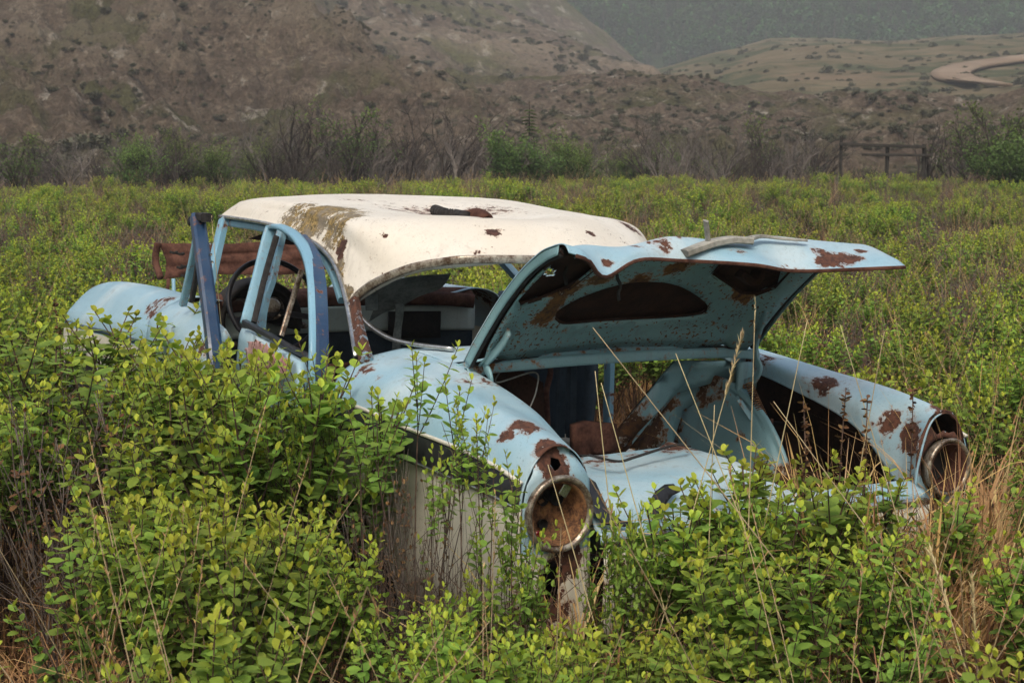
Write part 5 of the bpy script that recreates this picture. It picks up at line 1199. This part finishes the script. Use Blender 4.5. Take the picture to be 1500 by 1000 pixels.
# gravel road
rm = groundmat('gravel_road_surface', (.20, .145, .10), (.26, .195, .14), (.16, .12, .085), .15, .2)
road_u = [(1560, 84), (1500, 90), (1450, 95), (1400, 99), (1372, 104), (1352, 110), (1341, 116), (1343, 122), (1362, 127), (1390, 130)]
road_l = [(1560, 92), (1500, 97), (1462, 101), (1432, 104), (1412, 108), (1402, 113), (1400, 118), (1408, 124), (1430, 129), (1470, 135)]
rc_ = np.array([[hit('grassy_valley', *a, .5), hit('grassy_valley', *b, .5)] for a, b in zip(road_u, road_l)])
rc_ = np.stack([rc_[:, 0], rc_.mean(1), rc_[:, 1]], 1)
def smooth_line(P):
    P = P.copy()
    for _ in range(3): P[1:-1] = (P[:-2]+2*P[1:-1]+P[2:])/4
    return P
rc_ = np.stack([smooth_line(rc_[:, k]) for k in range(3)], 1)
G = surf(rc_, 60, 5)
for i in range(60):
    for j in range(5):
        x, y, z = G[i, j]; V_, pxs, tt = HILLS['grassy_valley']; pp = pxof(x, y); ii = int(np.clip(round((pp-pxs[0])/(pxs[1]-pxs[0])), 0, len(pxs)-1)); q = V_[ii]; r = np.hypot(q[:, 0]-CAM[0], q[:, 1]-CAM[1]); G[i, j, 2] = max(z, np.interp(math.hypot(x-CAM[0], y-CAM[1]), r[:200], q[:200, 2])+.35)
rd_ = obj('gravel_road', mesh('gravel_road', G.reshape(-1, 3), gridfaces(60, 5, True), rm)); rd_['kind'] = 'structure'; rd_['label'] = 'curving gravel road on the far right slope'; solid(rd_, .3, -1)
# --- scrub clumps on the hillsides
M['scrub'] = leafmat('scrub_leaf', (.14, .145, .085), (.11, .11, .07), (.07, .065, .048), trans=.1, rough=.8)
M['tree_leaf'] = leafmat('tree_leaf', (.20, .27, .06), (.12, .18, .045), (.075, .12, .035), trans=.4)
M['bark'] = simple('grey_bark', (.10, .082, .07), (.20, .175, .155), 12, .95, bump=0)
M['bark_dark'] = simple('dark_bark', (.03, .024, .02), (.07, .055, .045), 12, .95, bump=0)
M['far_leaf'] = leafmat('far_tree_leaf', (.09, .19, .06), (.055, .12, .045), (.03, .07, .03), trans=.2, rough=.8)
def clump_mesh(seed, n, rx, rz, leaf, mat, name='scrub_clump'):
    g = random.Random(seed); lv = Leaves()
    lob = [(g.uniform(-.5, .5)*rx, g.uniform(-.5, .5)*rx, g.uniform(.3, .8)*rz, g.uniform(.4, .7)) for _ in range(6)]
    for k in range(n):
        l = g.choice(lob); u = np.array([g.gauss(0, 1), g.gauss(0, 1), g.gauss(0, 1)]); u /= np.linalg.norm(u)
        p = np.array(l[:3])+u*np.array([rx, rx, rz])*l[3]*.75*g.uniform(.75, 1.05); p[2] = abs(p[2])
        lv.add(p, u+np.array([g.gauss(0, .5), g.gauss(0, .5), g.gauss(0, .5)]), g.uniform(-1, 1), leaf*g.uniform(.6, 1.3), leaf*.7, min(1, max(0, 1-p[2]/(rz*1.5)+g.uniform(-.2, .2))), g=g, far=True)
    return lv.mesh(name, mat)
hs = []
for s in range(3):
    o = obj('sagebrush', clump_mesh(800+s, 260, .5, .4, .16, M['scrub'])); p = surf_z('badlands_hill', (260, 520, 760)[s], .16); o.location = p-np.array([0, 0, .05])
    tag(o, ('grey green sagebrush low on the hillside left of the car roof', 'grey green sagebrush low on the hillside above the car roof', 'grey green sagebrush on the slope right of the car roof')[s], 'bush', 'sagebrush on the hillside'); hs.append(o)
g3 = random.Random(77); sp_ = []
def over(name, n, tr_, sc, pw=1.0, pr=(-300, 1850), thr=.45, seed=5):
    V_, pxs, tt = HILLS[name]; c = 0
    while c < n:
        px = g3.uniform(*pr); t = tr_[0]+(tr_[1]-tr_[0])*g3.random()**pw; p = surf_z(name, px, t)
        nz = float(fbm(np.array([p[0]/14]), np.array([p[1]/14]), 3, seed)[0])
        if nz+g3.uniform(-.1, .1) < thr: c += .3; continue
        j = (g3.uniform(-.6, .6), g3.uniform(-.6, .6)); s = sc*g3.uniform(.5, 1.5)*(1 if g3.random() < .85 else 1.7)
        sp_.append((p[0]+j[0], p[1]+j[1], p[2]-.12*s, g3.choice((0, 1, 2)), s, s*g3.uniform(.6, 1.0), g3.uniform(0, 6.28))); c += 1
over('badlands_hill', 9500, (0.02, 1.0), .36)
over('badlands_hill', 3000, (0.0, .10), .7, thr=.3)
over('far_badlands_hill', 4500, (.2, 1.0), .8)
over('grassy_valley', 2600, (.05, 1.0), .8, thr=.47)
scatter('hillside_scrub', sp_, {i: [o] for i, o in enumerate(hs)}, 'scattered grey green scrub on the clay hillsides')
# --- forest on the far hill
ft = []
def far_tree(seed, conif):
    g = random.Random(seed); lv = Leaves(); H = 9.0
    for k in range(420):
        t = g.random()
        if conif: rr_ = 1.9*(1-t)+.1; z = 1+t*(H-1)
        else:
            z = 2.2+t*(H-2.4); rr_ = 2.3*math.sqrt(max(0, 1-((t-.45)/.58)**2))+.2
        a = g.uniform(0, 6.28); q = rr_*(.55+.45*g.random()); lump = 1+.25*math.sin(a*3+t*7+seed)
        p = np.array([math.cos(a)*q*lump, math.sin(a)*q*lump, z]); d = np.array([math.cos(a), math.sin(a), .3+g.gauss(0, .4)])
        lv.add(p, d, g.uniform(-1, 1), g.uniform(.5, 1.0), .6, min(1, max(0, .9-t*.8+g.uniform(-.15, .15))), g=g, far=True)
    return lv.mesh('forest_crown', M['far_leaf'])
for s, (px, t_) in enumerate(((1100, .08), (1230, .10), (1360, .07), (1000, .12))):
    r = empty('forest_tree', surf_z('forest_hill', px, t_)); tag(r, ('rounded dark tree at the foot of the wooded hill, left of the bend', 'pale green rounded tree at the foot of the wooded hill', 'pointed dark tree at the foot of the wooded hill near the road', 'tree at the left end of the wooded hill')[s], 'tree', 'trees on the wooded hill')
    cw_ = obj('crown', far_tree(900+s, s == 2), r); cw_['kind'] = 'stuff'; st = Stems(); st.add([np.array([0, 0, -1.]), np.array([.1, 0, 3.]), np.array([0, .1, 7.])], .22, .05, 5); tk = obj('trunk', st.mesh('forest_trunk', M['bark']), r); ft.append([cw_, tk])
fp_ = []
for k in range(5200):
    px = g3.uniform(-200, 1850) if g3.random() < .25 else g3.uniform(720, 1750); t = g3.random()**1.0*.95+.01; p = surf_z('forest_hill', px, t); s = g3.uniform(.7, 1.35)
    nz = float(fbm(np.array([p[0]/50]), np.array([p[1]/50]), 3, 4)[0])
    fp_.append((p[0]+g3.uniform(-3, 3), p[1]+g3.uniform(-3, 3), p[2]-1, (2 if g3.random() < .7 else 0) if nz > .55 else g3.choice((0, 1, 3, 2)), s, s*g3.uniform(.85, 1.25), g3.uniform(0, 6.28)))
scatter('far_forest', fp_, {i: o for i, o in enumerate(ft)}, 'dense dark wood covering the far hill')
# --- bare and leafing trees along the far edge of the field
def tree_geo(seed, H, leaf=0, spread=.5, stems=3, lean=0., lsz=.07, bush=False):
    g = random.Random(seed); st = Stems(); lv = Leaves(); tips = []
    def grow(p, d, l, r, dep):
        P = [p]; q = p.copy(); dd = d.copy()
        for i in range(4):
            dd = dd+np.array([g.gauss(0, .16), g.gauss(0, .16), g.gauss(.03, .08)]); dd /= np.linalg.norm(dd); q = q+dd*l/4; P.append(q.copy())
        st.add(P, r, r*.55, 4 if dep < 2 else 3)
        if dep >= 2: tips.append(P)
        if dep < 4 and l > .10:
            for k in range(g.randint(2, 4) if dep else g.randint(3, 5)):
                b = P[g.randint(1, 4)]; an = g.uniform(0, 6.28); nd = dd+np.array([math.cos(an), math.sin(an), g.uniform(-.1, .5)])*spread*g.uniform(.7, 1.4); nd /= np.linalg.norm(nd)
                grow(b, nd, l*g.uniform(.5, .8), r*.52, dep+1)
    for s_ in range(stems):
        a = g.uniform(0, 6.28); d = np.array([math.cos(a)*.35*g.random()+lean, math.sin(a)*.35*g.random(), 1.]); d /= np.linalg.norm(d)
        grow(np.array([math.cos(a), math.sin(a), 0])*.08*stems*.5, d, H*.48*g.uniform(.75, 1.1), .048*H/2.5, 0)
    if leaf:
        for P in tips:
            for q in range(leaf):
                b = P[g.randint(1, 4)]+np.array([g.gauss(0, .06), g.gauss(0, .06), g.gauss(0, .06)]); u = np.array([g.gauss(0, 1), g.gauss(0, 1), g.gauss(.3, 1)])
                lv.add(b, u, g.uniform(-1, 1), lsz*g.uniform(.6, 1.2), lsz*.65, min(1, max(0, 1-b[2]/H+g.uniform(-.2, .2))), g=g, far=True)
    mz = max(v[2] for v in st.V)
    return (lv.mesh('tree_foliage', M['tree_leaf']) if leaf else None), st.mesh('tree_branches', M['bark'] if 'thin' in str(bush) else M['bark_dark']), mz
kinds = [tree_geo(41, 2.5, 0, .55, 3), tree_geo(42, 2.5, 0, .75, 2, .15), tree_geo(43, 2.5, 0, .5, 5, bush='thin'), tree_geo(44, 2.5, 2, .5, 4), tree_geo(45, 2.3, 5, .6, 5), tree_geo(46, 2.0, 8, .7, 6), tree_geo(47, 2.5, 1, .55, 4)]
def spruce(seed=5):
    g = random.Random(seed); lv = Leaves(); st = Stems(); H = 2.6; st.add([np.array([0, 0, z]) for z in (0, .9, 1.8, 2.6)], .05, .01, 5)
    for k in range(26):
        z = .35+k/26*2.1; L_ = .75*(1-z/2.75)
        for q in range(6):
            a = g.uniform(0, 6.28); d = np.array([math.cos(a), math.sin(a), -.25]); e_ = np.array([0, 0, z])+d*L_*g.uniform(.7, 1.1); st.add([np.array([0, 0, z]), (np.array([0, 0, z])+e_)/2, e_], .008, .003)
            for j in range(7): lv.add(np.array([0, 0, z])+(e_-np.array([0, 0, z]))*(j+1)/8, d+np.array([g.gauss(0, .5), g.gauss(0, .5), .2]), g.uniform(-1, 1), .11, .04, g.uniform(.5, 1), g=g, far=True)
    return lv.mesh('spruce_foliage', M['tree_leaf']), st.mesh('spruce_branches', M['bark_dark']), 2.6
kinds.append(spruce())
def tree(px, py, d, k, label, grp, name='bare_tree', rz=None, wide=1.0):
    p = wat(px, d, -.25); h = hgt_for(px, py, d)+.25; s = h/kinds[k][2]; r = empty(name, p); r.scale = (s*wide, s*wide, s); r.rotation_euler[2] = g3.uniform(0, 6.28) if rz is None else rz
    tag(r, label, 'tree' if name != 'leafy_bush' else 'bush', grp); obj('trunk', kinds[k][1], r)
    if kinds[k][0]: f = obj('crown', kinds[k][0], r); f['kind'] = 'stuff'
    return r
T = [(432, 150, 50, 0, 'bare branching tree above the cream roof, left of the hose'), (400, 165, 52, 2, 'bare many stemmed tree just left of the tallest one over the roof'), (590, 165, 50, 1, 'leaning bare tree over the middle of the car roof'), (600, 200, 53, 0, 'small bare tree behind the leaning one over the roof'),
 (655, 165, 50, 0, 'bare dark tree above the corrugated hose'), (692, 180, 49, 2, 'bare tree just right of the one above the hose'), (505, 165, 49, 3, 'half leafed green tree above the left part of the roof'), (540, 175, 52, 0, 'bare tree right of the half leafed green tree'),
 (775, 172, 50, 7, 'small dark spruce between bare trees'), (760, 200, 48, 5, 'green bush at the foot of the small spruce'), (830, 205, 49, 4, 'bright green bush right of the small spruce'), (745, 180, 52, 1, 'bare tree with branches reaching over the spruce'),
 (955, 185, 52, 0, 'bare tree right of centre at the field edge'), (985, 180, 51, 2, 'grey many stemmed bush right of centre'), (1040, 190, 50, 2, 'bare grey thicket above the crumpled trunk lid'), (1110, 180, 52, 6, 'thin yellowish leafing tree above the trunk lid'),
 (1160, 195, 50, 2, 'bare grey tree left of the wooden fence'), (1185, 190, 52, 0, 'bare tree at the left end of the wooden fence'), (1345, 185, 52, 0, 'bare small tree at the right end of the wooden fence'), (1400, 185, 49, 6, 'thin leafing tree right of the fence'),
 (1455, 158, 47, 3, 'dark leafy tree at the right edge, tallest there'), (1480, 190, 46, 5, 'green bush at the right edge of the field'), (1440, 200, 47, 3, 'leafy tree behind the tallest one at the right edge'), (215, 205, 46, 2, 'brown bush at the far left field edge'),
 (260, 200, 47, 0, 'bare tree over the left front of the field'), (205, 215, 46, 4, 'green tipped bush far left behind the field'), (330, 215, 50, 2, 'low bare bush left of the car roof'), (20, 205, 45, 3, 'dark bush at the left edge of the picture'), (120, 210, 46, 2, 'grey brown bush near the left edge')]
for px, py, d, k, lab in T: tree(px, py-24, d, k, lab, 'trees along the far edge of the field', {3: 'leafy_tree', 4: 'leafy_bush', 5: 'leafy_bush', 6: 'leafy_tree', 7: 'spruce'}.get(k, 'bare_tree'))
ZF = [(0, 'past the left edge'), (100, 'at the far left'), (200, 'above the front fender'), (320, 'left of the car roof'), (430, 'above the left end of the roof'), (530, 'above the lichen patch of the roof'), (640, 'left of the corrugated hose'), (730, 'above the corrugated hose'), (850, 'around the small spruce'), (950, 'above the right end of the roof'), (1060, 'above the crumpled lid edge'), (1150, 'above the flat part of the trunk lid'), (1225, 'left of the rail fence'), (1350, 'around the rail fence'), (1430, 'right of the rail fence'), (1500, 'near the right edge'), (3000, 'past the right edge')]
for i in range(150):
    px = g3.uniform(-150, 1680); 
    k = g3.choice((0, 2, 2, 1, 2, 0, 4, 6, 0, 1, 6)); py = g3.uniform(182, 228); py = max(py, 238) if 1185 < px < 1385 else py; ds = g3.uniform(47, 58); tree(px, py, ds, k, {0: 'bare dark tree', 1: 'leaning bare tree', 2: 'bare grey thicket bush', 4: 'leafing green bush', 5: 'dense green bush', 6: 'thinly leafing tree'}[k]+(' in front ' if ds < 52 else ' at the back ')+zone(px, ZF), 'thicket of small trees behind the field', 'bare_tree' if k < 3 else 'leafy_bush')
# --- wooden rail fence
fo_ = empty('rail_fence', wat(1290, 46.9, -.2)); tag(fo_, 'old wooden rail fence behind the thicket at the right', 'fence'); fb = np.array(fo_.location)
def fpt(px, py, d): return wat(px, d, py_z(py, d))-fb
wd_ = simple('fence_wood', (.02, .017, .014), (.045, .04, .034), 8, .95)
for nm, a, b, w_, t_ in (('post', fpt(1345, 211, 46.9), fpt(1345, 262, 46.9), .09, .09), ('post', fpt(1292, 213, 46.9), fpt(1292, 262, 46.9), .09, .09), ('post', fpt(1225, 200, 46.9), fpt(1225, 262, 46.9), .07, .07), ('rail', fpt(1222, 211, 46.8), fpt(1348, 215, 46.8), .08, .09), ('rail', fpt(1255, 226, 46.8), fpt(1356, 227, 46.8), .08, .07)):
    bar(nm, [a, (a+b)/2, b], w_, t_, wd_, fo_, up=(0, 0, 1) if nm == 'rail' else (1, 0, 0))
# --- air
hz = 0.0010
def boxmesh(name, lo, hi):
    V = [(x, y, z) for x in (lo[0], hi[0]) for y in (lo[1], hi[1]) for z in (lo[2], hi[2])]; F = [(0, 1, 3, 2), (4, 6, 7, 5), (0, 4, 5, 1), (2, 3, 7, 6), (0, 2, 6, 4), (1, 5, 7, 3)]
    return mesh(name, V, F, [], False)
hb = obj('haze', boxmesh('haze', (-1200, -2500, -60), (2900, 1800, 330))); hb['kind'] = 'stuff'
mt = bpy.data.materials.new('haze'); mt.use_nodes = True; N = mt.node_tree.nodes; L = mt.node_tree.links; N.remove(N['Principled BSDF'])
pv = N.new("ShaderNodeVolumePrincipled"); pv.inputs['Color'].default_value = (.86, .885, .91, 1); pv.inputs['Density'].default_value = hz; L.new(pv.outputs[0], N['Material Output'].inputs['Volume']); hb.data.materials.append(mt)
